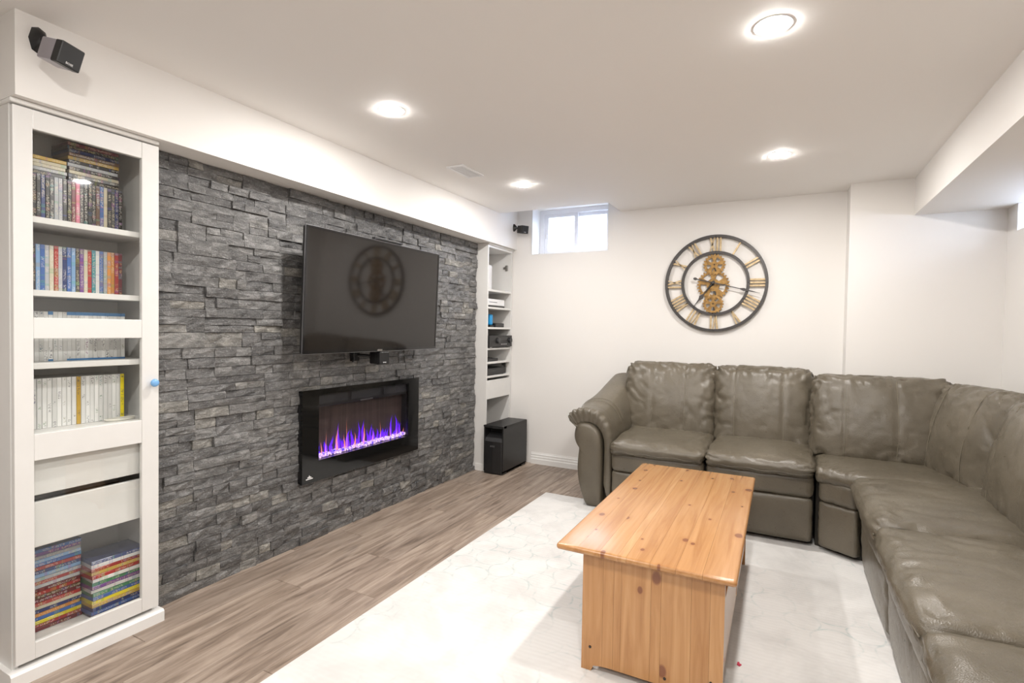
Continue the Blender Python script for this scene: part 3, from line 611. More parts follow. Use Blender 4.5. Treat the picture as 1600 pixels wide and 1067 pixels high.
# ------------------------------------------------------------------ television
TW, TH_, TT = 1.204, .688, .030
tv = thing('television', (-2.266, 2.566, 1.455), 'large black flat television on an arm above the fireplace', 'television'); tv.rotation_euler = (0, math.radians(2.0), math.radians(.2))
def tvp(name, me, mat): return link(name, me, mat, tv, loc=(0, 0, 0))
tvp('back_shell', boxes((-TT, -.006, -TW/2+.002, TW/2-.002, -TH_/2+.002, TH_/2-.002), bev=.006, seg=2), 'black_plastic')
tvp('back_bulge', boxes((-.055, -TT+.002, -.38, .38, -.30, .12), bev=.012, seg=2), 'black_plastic')
B = .010
tvp('bezel', boxes((-.012, .002, -TW/2, -TW/2+B, -TH_/2, TH_/2), (-.012, .002, TW/2-B, TW/2, -TH_/2, TH_/2), (-.012, .002, -TW/2+B, TW/2-B, TH_/2-B, TH_/2), (-.012, .002, -TW/2+B, TW/2-B, -TH_/2, -TH_/2+B+.008)), 'black_gloss')
tvp('edge_trim', boxes((-.009, -.001, -TW/2-.0025, -TW/2, -TH_/2-.0025, TH_/2+.0025), (-.009, -.001, TW/2, TW/2+.0025, -TH_/2-.0025, TH_/2+.0025), (-.009, -.001, -TW/2, TW/2, TH_/2, TH_/2+.0025), (-.009, -.001, -TW/2, TW/2, -TH_/2-.0025, -TH_/2)), 'brushed_steel')
tvp('screen', boxes((-.008, -.0005, -TW/2+B, TW/2-B, -TH_/2+B+.008, TH_/2-B)), 'tv_screen')
tvp('logo_tab', boxes((-.002, .0045, -.022, .022, -TH_/2+.002, -TH_/2+.011), bev=.001), 'chrome')
bm = bmesh.new(); box(bm, -2.470+2.266, -.14, -.16, .16, -.18, .16); box(bm, -.16, -.055, -.20, -.17, -.22, .18); box(bm, -.16, -.055, .17, .20, -.22, .18); box(bm, -.15, -.10, -.20, .20, -.03, .03)
tvp('wall_mount', fin(bm), 'mount_metal')
sbn = thing('sensor_bar', (-2.25, 2.60, 1.80), 'thin black sensor bar on top edge of the television', 'sensor bar')
bm = bmesh.new(); box(bm, -2.268, -2.243, 2.49, 2.73, 1.8045, 1.8165, .003, 2); link('bar', fin(bm), 'black_plastic', sbn); link('end_cap', boxes((-2.270, -2.244, 2.478, 2.49, 1.804, 1.817)), 'graphite', sbn); link('end_cap', boxes((-2.270, -2.244, 2.73, 2.742, 1.804, 1.817)), 'graphite', sbn)
# small satellite speakers: bracket, arm, body, grille, badge
def satellite(loc, yawd, label, plate, pitch=0, roll=0, scale=1., armfrom=None, side='silver_side'):
    t = thing('satellite_speaker', plate, label, 'speaker', 'small satellite speakers')
    loc = Vector(loc); M = Matrix.Translation(loc) @ Matrix.Rotation(math.radians(yawd), 4, 'Z') @ Matrix.Rotation(math.radians(pitch), 4, 'Y') @ Matrix.Rotation(math.radians(roll), 4, 'X')
    S = scale
    bm = bmesh.new(); box(bm, -.050*S, .018*S, -.039*S, .039*S, -.039*S, .039*S, .006*S, 2); me = fin(bm, smooth=40); me.transform(M); link('body', me, side, t)
    bm = bmesh.new(); box(bm, .018*S, .052*S, -.0395*S, .0395*S, -.0395*S, .0395*S, .003*S, 1); me = fin(bm); me.transform(M); link('grille', me, 'black_plastic', t)
    tm = textmesh('BOSE', .011*S, .0004); tm.transform(Matrix(((0, 0, 1, 0), (1, 0, 0, 0), (0, 1, 0, 0), (0, 0, 0, 1)))); tm.transform(M @ Matrix.Translation((.0525*S, 0, -.027*S))); tm.materials.clear(); link('badge', tm, 'logo_white', t)
    return t, M
def wallplate(t, p, n, hgt=.075, wd=.042):
    p = Vector(p); n = Vector(n).normalized(); u = Vector((0, 0, 1)).cross(n).normalized(); z = Vector((0, 0, 1))
    bm = bmesh.new(); prof = [(-wd/2, 0), (-wd/3, hgt*.40), (0, hgt/2), (wd/3, hgt*.40), (wd/2, 0), (wd/3, -hgt*.40), (0, -hgt/2), (-wd/3, -hgt*.40)]
    a = [bm.verts.new(p+n*.0005+u*q[0]+z*q[1]) for q in prof]; b = [bm.verts.new(p+n*.012+(u*q[0]+z*q[1])*.85) for q in prof]; c = [bm.verts.new(p+n*.030+(u*q[0]+z*q[1])*.35) for q in prof]
    bm.faces.new(a); bm.faces.new(c[::-1])
    for A, B_ in ((a, b), (b, c)):
        for i in range(8): bm.faces.new((A[i], A[(i+1) % 8], B_[(i+1) % 8], B_[i]))
    link('wall_bracket', fin(bm, smooth=50), 'black_plastic', t)
def arm(t, a, b, r=.007):
    bm = bmesh.new(); tube(bm, [Vector(a), (Vector(a)+Vector(b))/2, Vector(b)], r, 10); link('arm', fin(bm, smooth=60), 'black_plastic', t)
    bm = bmesh.new(); bmesh.ops.create_icosphere(bm, subdivisions=2, radius=r*1.7, matrix=Matrix.Translation(Vector(b))); link('ball_joint', fin(bm, smooth=180), 'black_plastic', t)
t, M = satellite((-2.180, .877, 2.160), 14, 'silver and black satellite speaker high above the glazed bookcase', (-2.288, .860, 2.222), pitch=16, roll=-5, scale=.93)
wallplate(t, (-2.288, .858, 2.222), (1, 0, 0), .092, .055); arm(t, (-2.262, .858, 2.222), M @ Vector((-.052, 0, .008)))
t, M = satellite((-2.188, 4.392, 2.190), -32, 'black satellite speaker in the corner beside the small window', (-2.288, 4.405, 2.216), pitch=8, roll=0, scale=.9, side='black_plastic')
wallplate(t, (-2.288, 4.405, 2.216), (1, 0, 0), .075, .04); arm(t, (-2.262, 4.405, 2.216), M @ Vector((-.05, 0, .006)))
t, M = satellite((-2.325, 2.617, 1.064), -8, 'black satellite speaker hanging just below the television', (-2.436, 2.50, 1.08), side='black_plastic')
bm = bmesh.new(); box(bm, -2.438, -2.40, 2.47, 2.52, 1.045, 1.104, .004); link('wall_bracket', fin(bm), 'black_plastic', t); arm(t, (-2.405, 2.50, 1.08), M @ Vector((-.045, -.01, .012)), .010)
bm = bmesh.new(); tube(bm, [(-2.40, 2.43, 1.10), (-2.37, 2.43, 1.085), (-2.375, 2.435, 1.045), (-2.41, 2.46, 1.05), (-2.43, 2.475, 1.06)], .004, 6); link('cable', fin(bm, smooth=180), 'black_plastic', t)

# ------------------------------------------------------------------ electric fireplace
FX = -2.400
fp = thing('electric_fireplace', (FX, 2.604, FPZ0), 'black glass electric fireplace with purple flames in slate wall', 'fireplace')
OY0, OY1, OZ0, OZ1 = 2.193, 3.014, .478, .862
link('glass_frame', boxes((FX-.018, FX, FPY0, OY0, FPZ0, FPZ1), (FX-.018, FX, OY1, FPY1, FPZ0, FPZ1), (FX-.018, FX, OY0, OY1, FPZ0, OZ0), (FX-.018, FX, OY0, OY1, OZ1, FPZ1)), 'fire_frame', fp)
link('frame_edge', boxes((FX-.066, FX-.018, FPY0+.004, FPY0+.012, FPZ0+.004, FPZ1-.004), (FX-.066, FX-.018, FPY1-.012, FPY1-.004, FPZ0+.004, FPZ1-.004), (FX-.066, FX-.018, FPY0+.004, FPY1-.004, FPZ0+.004, FPZ0+.012), (FX-.066, FX-.018, FPY0+.004, FPY1-.004, FPZ1-.012, FPZ1-.004)), 'black_plastic', fp)
link('firebox_back', boxes((-2.468, -2.464, OY0, OY1, OZ0, OZ1)), 'fire_back', fp)
link('firebox_lining', boxes((-2.466, FX-.018, OY0-.004, OY0, OZ0, OZ1), (-2.466, FX-.018, OY1, OY1+.004, OZ0, OZ1), (-2.466, FX-.018, OY0, OY1, OZ1, OZ1+.004), (-2.466, FX-.018, OY0, OY1, OZ0-.004, OZ0)), 'black_plastic', fp)
link('heater_bar', boxes((-2.455, FX-.022, OY0, OY1, .785, OZ1), bev=.002), 'black_plastic', fp)
for a, b in ((2.199, 2.44), (2.47, 2.74), (2.77, 3.008)): link('heater_grille', boxes((FX-.022, FX-.0195, a, b, .803, .850)), 'graphite', fp)
link('control_tab', boxes((FX-.022, FX-.0185, 2.55, 2.665, .786, .794)), 'brushed_steel', fp)
link('glass_pane', boxes((FX-.0045, FX-.0015, OY0-.001, OY1+.001, OZ0-.001, OZ1+.001)), 'fire_glass', fp)
# crystals
rc = random.Random(5); bm = bmesh.new()
for k in range(520):
    y = rc.uniform(OY0+.006, OY1-.006); xx = rc.uniform(-2.452, FX-.028); s = rc.uniform(.004, .011); z = OZ0+.002+s*.5+rc.random()*.018*(1-(xx+2.452)/.05*.5)
    q = bmesh.ops.create_icosphere(bm, subdivisions=1, radius=s)
    m_ = Matrix.Translation((xx, y, z)) @ Matrix.Rotation(rc.uniform(0, 6), 4, Vector((rc.random(), rc.random(), rc.random())).normalized()) @ Matrix.Diagonal((rc.uniform(.6, 1.1), rc.uniform(.7, 1.4), rc.uniform(.6, 1.1), 1))
    bmesh.ops.transform(bm, matrix=m_, verts=q['verts'])
o = link('ember_crystals', fin(bm), 'ember', fp); o['kind'] = 'stuff'; o['label'] = 'glowing pink and violet crystal bed'
def flame(y, x, hgt, wd, mat, seed):
    rr = random.Random(seed); ph = rr.uniform(0, 6); bm = bmesh.new(); n = 12; pts = []; rad = []
    for i in range(n+1):
        v_ = i/n; pts.append((x+.004*math.sin(3*v_+ph), y+wd*.5*math.sin(4.5*v_+ph)*v_+wd*.3*v_*rr.uniform(-.5, .5), OZ0+.008+hgt*v_)); rad.append(max(.0005, wd*.5*(math.sin(PI*min(1, .25+.75*v_))**.8)*(1-v_*.55)))
    tube(bm, pts, rad, 8)
    for v_ in bm.verts: v_.co.x = x+(v_.co.x-x)*.35
    me = fin(bm, smooth=180); c = Vector((x, y, OZ0)); me.transform(Matrix.Translation(-c)); return link('flame', me, mat, fp, loc=c-origin(fp))
rf = random.Random(3)
for i in range(34):
    y = OY0+.02+(OY1-OY0-.04)*(i+.5)/34+rf.uniform(-.012, .012); h_ = rf.uniform(.05, .13)*(1.15-.3*abs((y-2.6)/.4)); h_ *= 1.55 if rf.random() < .25 else 1
    flame(y, -2.450+rf.uniform(0, .012), h_, rf.uniform(.016, .034), 'flame_violet', i)
for i, (y, h_, w_) in enumerate(((2.245, .10, .010), (2.37, .17, .022), (2.43, .11, .016), (2.52, .11, .016), (2.60, .155, .017), (2.685, .09, .012), (2.28, .15, .006), (2.45, .20, .006), (2.76, .15, .006), (2.86, .10, .007), (2.93, .07, .008), (3.0, .06, .012))): flame(y, -2.436, h_, w_, 'flame_orange', 100+i)
# maker's mark bottom left of the glass: small peak over a bar
bm = bmesh.new(); prism(bm, [(2.110, .390), (2.116, .398), (2.120, .394), (2.125, .406), (2.131, .394), (2.135, .397), (2.142, .390)], 'x', FX, FX+.0012); box(bm, FX, FX+.0012, 2.101, 2.150, .3815, .3865); link('badge', fin(bm), 'logo_white', fp)

# ------------------------------------------------------------------ rug
RX0, RX1, RGY0, RGY1, RT = -1.605, .92, .62, 3.703, .009
bm = bmesh.new(); box(bm, RX0, RX1, RGY0, RGY1, .0006, RT, .003, 2); rug = tag(link('area_rug', fin(bm), 'rug_wool'), 'large off-white rug with faded teal trellis under the table', 'rug'); rebase(rug, ((RX0+RX1)/2, (RGY0+RGY1)/2, 0))

# ------------------------------------------------------------------ leather sectional sofa
sofa = thing('sectional_sofa', (.1, 3.6, RT), 'taupe leather corner sectional sofa against the back and right walls', 'sofa')
def nz(p, s, seed=0): return mnoise.noise(Vector((p[0]*s+seed*7.3, p[1]*s-seed*3.1, p[2]*s+seed*1.7)))
def cushion(name, dims, rad, n, mapf, puff=(0, 0, 0), wr=.004, seed=0, seams=(), parent=None, mat='leather', corner=0., pleat=0.):
    """rounded box of full size dims=(w,d,h) with n=(nw,nd,nh) cells, puffed faces and folds; mapf: local point -> world.
    seams: list of (axis value u in [-1,1]) vertical seam grooves on the front (-y) face"""
    w2, d2, h2 = [a/2 for a in dims]; V = {}; bm = bmesh.new()
    def P(c):
        p = Vector((c[0]*w2, c[1]*d2, c[2]*h2)); q = Vector((max(-w2+rad, min(w2-rad, p.x)), max(-d2+rad, min(d2-rad, p.y)), max(-h2+rad, min(h2-rad, p.z))))
        e = p-q; nn = e.normalized() if e.length > 1e-9 else Vector((0, 0, 0))
        r = q+nn*rad
        k = lambda a: max(0., 1-a*a)**.75
        u, v, h = r.x/w2, r.y/d2, r.z/h2
        r = r+Vector((math.copysign(puff[0], c[0])*k(v)*k(h)*abs(c[0])**6, (-puff[1] if c[1] < 0 else puff[1]*.1)*k(u)*k(h)*abs(c[1])**6, math.copysign(puff[2], c[2])*k(u)*k(v)*abs(c[2])**6))
        if wr:
            edge = max(abs(u), abs(h)) if abs(c[1]) > .8 else max(abs(u), abs(v))
            amp = wr*(.25+.9*edge**4)
            f = nz((u*3.1+.4*h, v*2, h*2.0-.5*u), 1.0, seed)+.55*nz((u*7.0-2*h, v*4, h*4.5+2*u), 1.0, seed+3)
            fold = 1-abs(nz((u*2.6+h*1.4, v*2, h*2.6-u*1.7), 1.0, seed+9))*2
            r = r+nn*(amp*f)
            if fold > .82: r = r+nn*(-wr*1.3*(fold-.82)/.18*(.2+edge**3))
        if corner and abs(c[1]) > .5:   # gathered creases running in from the corners
            a = math.atan2(h-math.copysign(1, h), u-math.copysign(1, u)); dd = math.hypot(abs(u)-1, abs(h)-1)
            r = r+nn*(corner*math.sin(a*9+seed*2+4*nz((u, v, h), 2., seed))*max(0, 1-dd/.62)**1.2)
        if pleat: r = r+nn*(pleat*nz((u*9, 0, h*1.0), 1.3, seed+5)*max(0, abs(v)-.3 if abs(c[2]) > .7 else 0))
        for su in seams:
            dx = abs(u-su)*w2; r = r-Vector((0, -1, 0))*(.0065*math.exp(-(dx/.010)**2))*(1 if c[1] < -.4 else 0)
            if c[2] > .6: r = r-Vector((0, 0, 1))*(.005*math.exp(-(dx/.010)**2))
        return Vector(mapf(r))
    def vert(i, j, k):
        key = (i, j, k)
        if key not in V: V[key] = bm.verts.new(P((2*i/n[0]-1, 2*j/n[1]-1, 2*k/n[2]-1)))
        return V[key]
    for a, b, c in ((0, 1, 2), (1, 2, 0), (2, 0, 1)):
        for side in (0, n[c]):
            for i in range(n[a]):
                for j in range(n[b]):
                    q = []
                    for di, dj in ((0, 0), (1, 0), (1, 1), (0, 1)):
                        idx = [0, 0, 0]; idx[a] = i+di; idx[b] = j+dj; idx[c] = side; q.append(vert(*idx))
                    bm.faces.new(q if side else q[::-1])
    o = link(name, fin(bm, smooth=180), mat, parent or sofa)
    if seams:
        for su in seams:
            sm = bmesh.new(); pts = []
            for k in range(25):
                h = -.86+1.72*k/24; y0 = -d2; kk = lambda a: max(0., 1-a*a)**.75
                yy = -d2 - puff[1]*kk(su)*kk(h)
                pts.append(mapf(Vector((su*w2+.004*math.sin(h*3+seed), yy+.0048, h*h2))))
            tube(sm, pts, .0016, 5); link('stitching', fin(sm, smooth=180), 'leather_thread', o)
    return o
def frame(cx, cy, cz, yawd, lean=0, roll=0):
    M = Matrix.Translation((cx, cy, cz)) @ Matrix.Rotation(math.radians(yawd), 4, 'Z') @ Matrix.Rotation(math.radians(-lean), 4, 'X') @ Matrix.Rotation(math.radians(roll), 4, 'Y')
    return lambda p: M @ p
def quad(P00, P10, P11, P01, dims, z, crown=None, back=None):
    """footprint map: local x,y in the box -> quad corners (front-left, front-right, back-right, back-left); back: curve (u)->(x,y) for the rear edge"""
    def f(p):
        u = p.x/dims[0]+.5; v = p.y/dims[1]+.5
        A = Vector(P00).lerp(Vector(P10), u); Bk = Vector(back(u)) if back else Vector(P01).lerp(Vector(P11), u)
        q = A.lerp(Bk, v); return (q.x, q.y, z+p.z)
    return f
Z0 = RT
# left half: base, footrest panels, bands, seats, backs
seats = ((-1.045, -.435), (-.425, .178))
FYS = 3.50
for i, (a, b) in enumerate(seats):
    wd = b-a; cx = (a+b)/2
    cushion('footrest_panel', (wd-.012, .06, .265), .022, (26, 6, 14), frame(cx, FYS+.055, Z0+.025+.1325, 0, -1.5), (0, .012, 0), .003, 3+i)
    cushion('seat_band', (wd-.006, .10, .145), .035, (26, 8, 10), frame(cx, FYS+.062, .368, 0), (0, .014, 0), .005, 6+i, pleat=.0)
    cushion('seat_cushion', (wd+.006, .70, .092), .044, (34, 30, 10), frame(cx, FYS+.322, .4745, 0, -1.5), (.004, .012, .020), .009, 9+i, corner=0)
    bm = bmesh.new(); tube(bm, [(a+.02+(wd-.04)*k/20, FYS-.034+.012*abs(k/10-1)**3, .4455+.004*math.sin(k)) for k in range(21)], .0035, 6); link('seat_piping', fin(bm, smooth=180), 'leather', sofa)
link('base', boxes((-1.06, .178, FYS+.10, 4.38, Z0+.0005, .40)), 'seam_dark', sofa)
cushion('back_cushion', (.675, .225, .60), .068, (44, 14, 40), frame(-.772, 4.195, .715, 0, 13), (.012, .058, .012), .013, 21, seams=(-.34, .36), corner=.012, pleat=.012)
cushion('back_cushion', (.640, .225, .60), .068, (44, 14, 40), frame(-.130, 4.190, .715, 0, 13), (.012, .058, .012), .013, 35, seams=(-.55, .42), corner=.012, pleat=.012)
# rear shell behind the left half
link('rear_shell', boxes((-1.10, .18, 4.34, 4.44, Z0+.02, .90), bev=.02, seg=2, smooth=50), 'leather', sofa)
# left rolled arm ----------------------------------------------------------------
def catmull(pts, n=6, closed=False):
    P = [Vector(p) for p in pts]; out = []; m = len(P)
    for i in range(m if closed else m-1):
        p0, p1, p2, p3 = (P[(i-1) % m], P[i], P[(i+1) % m], P[(i+2) % m]) if closed else (P[max(i-1, 0)], P[i], P[i+1], P[min(i+2, m-1)])
        for k in range(n):
            t_ = k/n; out.append(.5*((2*p1)+(-p0+p2)*t_+(2*p0-5*p1+4*p2-p3)*t_**2+(-p0+3*p1-3*p2+p3)*t_**3))
    if not closed: out.append(P[-1])
    return out
FPAN = [(-1.325, .560), (-1.332, .510), (-1.322, .465), (-1.296, .425), (-1.300, .36), (-1.304, .27), (-1.292, .17), (-1.262, .07), (-1.228, .012), (-1.16, .010), (-1.128, .012), (-1.124, .14), (-1.124, .34), (-1.128, .46), (-1.150, .545), (-1.200, .592), (-1.265, .602), (-1.305, .592)]
def mirror_none(p): return p
def make_arm(mapxy, parent, name='arm'):
    """mapxy(x, y, z) places the arm; local frame = left arm of the left half, front at y=3.56"""
    oc = catmull([(x, z, 0) for x, z in FPAN], 4, True); bm = bmesh.new(); n = len(oc); c = Vector((-1.215, .33, 0)); rings = []
    for sc_, yy in ((.0, 3.552), (.55, 3.553), (.88, 3.557), (.97, 3.566), (1, 3.580), (1, 3.66)):
        if sc_ == 0: rings.append([bm.verts.new(mapxy(c.x, yy, c.y))])
        else: rings.append([bm.verts.new(mapxy(*(lambda q: (q.x, yy, q.y))(c.lerp(Vector(p), sc_)))) for p in oc])
    for k in range(n): bm.faces.new((rings[0][0], rings[1][k], rings[1][(k+1) % n]))
    for A, B_ in zip(rings[1:], rings[2:]):
        for k in range(n): bm.faces.new((A[k], A[(k+1) % n], B_[(k+1) % n], B_[k]))
    link(name+'_front_panel', fin(bm, smooth=180), 'leather', parent)
    # rolled body: open outline from the outer underside over the top and down the inner side, swept to the rear
    OUT = [(-1.318, .585), (-1.352, .596), (-1.376, .622), (-1.372, .656), (-1.335, .684), (-1.27, .700), (-1.20, .694), (-1.14, .664), (-1.088, .60), (-1.060, .52), (-1.050, .42), (-1.050, .25), (-1.052, .012)]
    oc = catmull([(x, z, 0) for x, z in OUT], 6); m = len(oc); bm = bmesh.new(); rows = []
    NY = 46
    for j in range(NY+1):
        v_ = j/NY; y = 3.555+v_*.78; row = []
        lift = .0+.215*max(0, (v_-.18)/.82)**1.35; shift = .03*v_+.10*max(0, v_-.45)
        for i, p in enumerate(oc):
            u = i/(m-1); top = max(0, min(1, (p.y-.30)/.38)); x = p.x+shift*top; z = p.y+lift*top
            # gathered pleats round the front edge
            pl = .013*math.sin(i*1.45+.6*math.sin(i*.7))*max(0, 1-v_/.075)*(1 if .06 < u < .66 else .25)
            rnd = .022*(1-min(1, v_/.045))**2
            nx_, nz_ = (p.x+1.21), (p.y-.50); L_ = math.hypot(nx_, nz_) or 1
            d_ = pl-rnd+.006*nz((u*3, v_*3, 1), 1.4, 4)+.010*max(0, 1-v_/.3)*math.sin(PI*min(1, u*1.2))
            row.append(bm.verts.new(mapxy(x+nx_/L_*d_, y, max(.010, z+nz_/L_*d_))))
        rows.append(row)
    for A, B_ in zip(rows, rows[1:]):
        for i in range(m-1): bm.faces.new((A[i], A[i+1], B_[i+1], B_[i]))
    # lip turning back in behind the front panel
    lip = [bm.verts.new(mapxy(*(lambda q: (q.x, 3.585, q.y))(Vector((-1.21, .45, 0)).lerp(Vector(p), .62)))) for p in oc]
    for i in range(m-1): bm.faces.new((lip[i], lip[i+1], rows[0][i+1], rows[0][i]))
    link(name+'_roll', fin(bm, smooth=180), 'leather', parent)
    # outer side below the roll
    bm = bmesh.new(); prof = [p for p in catmull([(x, z, 0) for x, z in FPAN[1:9]], 4)]; rows = [[bm.verts.new(mapxy(p.x, y, p.y)) for p in ([Vector((-1.33, .60, 0))]+prof)] for y in (3.60, 4.36)]
    for i in range(len(prof)): bm.faces.new((rows[0][i], rows[0][i+1], rows[1][i+1], rows[1][i]))
    link(name+'_side', fin(bm, smooth=180), 'leather', parent)
    for y in (3.83, 3.875):
        sm = bmesh.new(); v_ = (y-3.555)/.78; lift = .215*max(0, (v_-.18)/.82)**1.35; shift = .03*v_; pts = []
        for p in oc[16:52]:
            top = max(0, min(1, (p.y-.30)/.38)); nx_, nz_ = p.x+1.21, p.y-.5; L_ = math.hypot(nx_, nz_); pts.append(mapxy(p.x+shift*top+nx_/L_*.0065, y, p.y+lift*top+nz_/L_*.0065))
        tube(sm, pts, .0016, 5); link('arm_stitching', fin(sm, smooth=180), 'leather_thread', parent)
make_arm(lambda x, y, z: (x, y, max(z, RT+.001)), sofa)

# corner wedge ----------------------------------------------------------------------
A0, A1 = (.186, FYS), (.372, 3.385)
wl = math.hypot(A1[0]-A0[0], A1[1]-A0[1]); wa = math.degrees(math.atan2(A1[1]-A0[1], A1[0]-A0[0])); wcx, wcy = (A0[0]+A1[0])/2, (A0[1]+A1[1])/2
nrm = Vector((math.sin(math.radians(wa)), -math.cos(math.radians(wa)), 0))
cushion('wedge_front_panel', (wl-.004, .06, .265), .018, (12, 6, 14), frame(wcx-nrm.x*.045, wcy-nrm.y*.045, Z0+.025+.1325, wa, -1), (0, .008, 0), .003, 41)
cushion('wedge_band', (wl+.004, .10, .145), .033, (14, 8, 10), frame(wcx-nrm.x*.055, wcy-nrm.y*.055, .368, wa), (0, .012, 0), .004, 42)
def rear(u):
    pts = [Vector((.186, 4.06)), Vector((.80, 4.06)), Vector((.98, 3.95)), Vector((1.0, 3.385))]; L_ = [0]
    for a, b in zip(pts, pts[1:]): L_.append(L_[-1]+(b-a).length)
    d = u*L_[-1]
    for i in range(3):
        if d <= L_[i+1]+1e-6: return pts[i].lerp(pts[i+1], (d-L_[i])/(L_[i+1]-L_[i]))
    return pts[-1]
dq = (.6, .7, .09)
cushion('wedge_seat', dq, .043, (34, 34, 8), quad((.178, FYS-.03), (.385, 3.375), (1.0, 3.385), (.186, 4.06), dq, .452, back=rear), (0, .0, .012), .008, 44)
link('wedge_base', (lambda b: (prism(b, [(.19, FYS+.09), (.38, FYS-.03), (1.08, 3.40), (1.08, 4.2), (.19, 4.2)], 'z', Z0+.0005, .40), fin(b))[1])(bmesh.new()), 'seam_dark', sofa)
cushion('back_cushion', (.745, .24, .575), .068, (48, 14, 40), frame(.545, 4.035, .705, -3.0, 15), (.01, .062, .01), .014, 52, seams=(-.50, .22), corner=.013, pleat=.015)
cushion('back_cushion', (.70, .20, .575), .07, (46, 14, 40), frame(.963, 3.665, .695, -74.0, 13), (.01, .06, .01), .014, 61, seams=(-.62, .30), corner=.012, pleat=.014)
link('wedge_rear_shell', (lambda b: (prism(b, [(.20, 4.18), (.20, 4.265), (1.185, 4.265), (1.185, 3.36), (1.12, 3.36), (1.12, 4.18)], 'z', Z0+.02, .88, .015), fin(b, smooth=50))[1])(bmesh.new()), 'leather', sofa)
# right half: faces -x, seats along y
FXS = .372
rseats = ((3.385, 2.565), (2.555, 1.745), (1.735, .93))
for i, (a, b) in enumerate(rseats):
    wd = a-b; cy = (a+b)/2
    cushion('footrest_panel', (wd-.012, .06, .265), .022, (30, 6, 14), frame(FXS+.055, cy, Z0+.025+.1325, -90, -2.5), (0, .014, 0), .004, 70+i)
    cushion('seat_band', (wd-.008, .10, .150), .035, (30, 8, 10), frame(FXS+.057, cy, .362, -90), (0, .016, 0), .006, 74+i)
    cushion('seat_cushion', (wd+.006, .66, .105), .05, (40, 34, 10), frame(FXS+.302, cy, .455, -90, -1.0), (.003, .018, .024), .012, 78+i)
    bm = bmesh.new(); tube(bm, [(FXS-.040+.014*abs(k/10-1)**3, b+.02+(wd-.04)*k/20, .4455+.004*math.sin(k*1.3)) for k in range(21)], .0035, 6); link('seat_piping', fin(bm, smooth=180), 'leather', sofa)
    cushion('back_cushion', (wd-.02-.04*(i == 0), .21, .57), .09, (46, 14, 40), frame(1.005, cy-.065*(i == 0), .695, -90, 12), (.01, .07, .012), .013, 82+i, seams=(-.5, .45), corner=.011, pleat=.012)
link('base', boxes((FXS+.10, 1.10, .94, 3.385, Z0+.0005, .40)), 'seam_dark', sofa)
link('rear_shell', boxes((1.11, 1.185, .94, 3.36, Z0+.02, .90), bev=.02, seg=2, smooth=50), 'leather', sofa)
make_arm(lambda x, y, z: (.345+(y-3.555), .925-(-1.05-x), max(z, RT+.001)), sofa)

# ------------------------------------------------------------------ pine coffee table
tab = thing('coffee_table', (-.427, 2.474, RT), 'knotty pine coffee table with thick rounded top on rug', 'coffee table'); tab.rotation_euler = (0, 0, math.radians(.35))
TWd, TLn, TZ, TTk = .620, 1.360, .466, .024
def tone_attr(me, val): a = me.attributes.new('tone', 'FLOAT', 'POINT'); a.data.foreach_set('value', [val]*len(me.vertices)); return me
rt_ = random.Random(11)
def strip_mesh(x0, x1, first, last):
    bm = bmesh.new(); r = .011; rings = []; secs = []
    if first: secs += [(x0+r*(1-math.cos(a)), r*(1-math.sin(a))) for a in (0, PI/8, PI/4, 3*PI/8, PI/2)]
    else: secs.append((x0+.0003, 0))
    if last: secs += [(x1-r*(1-math.cos(a)), r*(1-math.sin(a))) for a in (PI/2, 3*PI/8, PI/4, PI/8, 0)]
    else: secs.append((x1-.0003, 0))
    for xx, ins in secs:
        ring = []; rr = max(r-ins, .0004); L2 = TLn/2-ins
        zt, zb = TZ-ins, TZ-TTk+ins
        for (sy, sz, a0) in ((1, 1, 0), (-1, 1, PI/2), (-1, -1, PI), (1, -1, 3*PI/2)):
            cyy = sy*(L2-rr); czz = (zt-rr) if sz > 0 else (zb+rr)
            for k in range(5): a = a0+PI/2*k/4; ring.append(bm.verts.new((xx, cyy+rr*math.cos(a), czz+rr*math.sin(a))))
        rings.append(ring)
    n = len(rings[0])
    for A, B_ in zip(rings, rings[1:]):
        for k in range(n): bm.faces.new((A[k], A[(k+1) % n], B_[(k+1) % n], B_[k]))
    bm.faces.new(rings[0]); bm.faces.new(rings[-1][::-1]); return fin(bm, smooth=35)
cuts = [0, .085, .165, .232, .262, .345, .430, .515, .62]
top = bpy.data.objects.new('table_top', None); col.objects.link(top); top.parent = tab
tones = [.45, .30, .52, .95, .48, .36, .55, .25]
for i in range(8):
    me = tone_attr(strip_mesh(-TWd/2+cuts[i], -TWd/2+cuts[i+1], i == 0, i == 7), tones[i]+rt_.uniform(-.03, .03)); o = link('board', me, 'pine_top', top, loc=(0, 0, 0))
PX0, PX1 = -.218, .272                                         # end panels
def end_panel(y0, y1, cuts, tones):
    pn = bpy.data.objects.new('end_panel', None); col.objects.link(pn); pn.parent = tab
    def zb(x):
        e = min(x-PX0, PX1-x)
        if e < .038: return 0.
        return .020+.008*min(1, (e-.038)/.05) if e > .046 else (e-.038)/.008*.020
    for i in range(len(cuts)-1):
        a, b = PX0+cuts[i], PX0+cuts[i+1]; bm = bmesh.new()
        xs = sorted(set([a, b]+[q for q in (PX0+.0379, PX0+.046, PX0+.07, PX0+.10, PX1-.0379, PX1-.046, PX1-.07, PX1-.10) if a < q < b]))
        pts = [(x, zb(x)) for x in xs]+[(b, TZ-TTk-.0005), (a, TZ-TTk-.0005)]
        prism(bm, [(max(a+.0003, min(b-.0003, x)), z) for x, z in pts], 'y', y0, y1)
        link('board', tone_attr(fin(bm), tones[i]), 'pine_panel', pn, loc=(0, 0, 0))
    return pn
pc = [0, .078, .118, .145, .250, .285, .385, .445, .49]; pt = [.40, .48, .33, .62, .41, .75, .35, .68]
pt2 = [.52, .38, .44, .40, .66, .31, .58, .46]
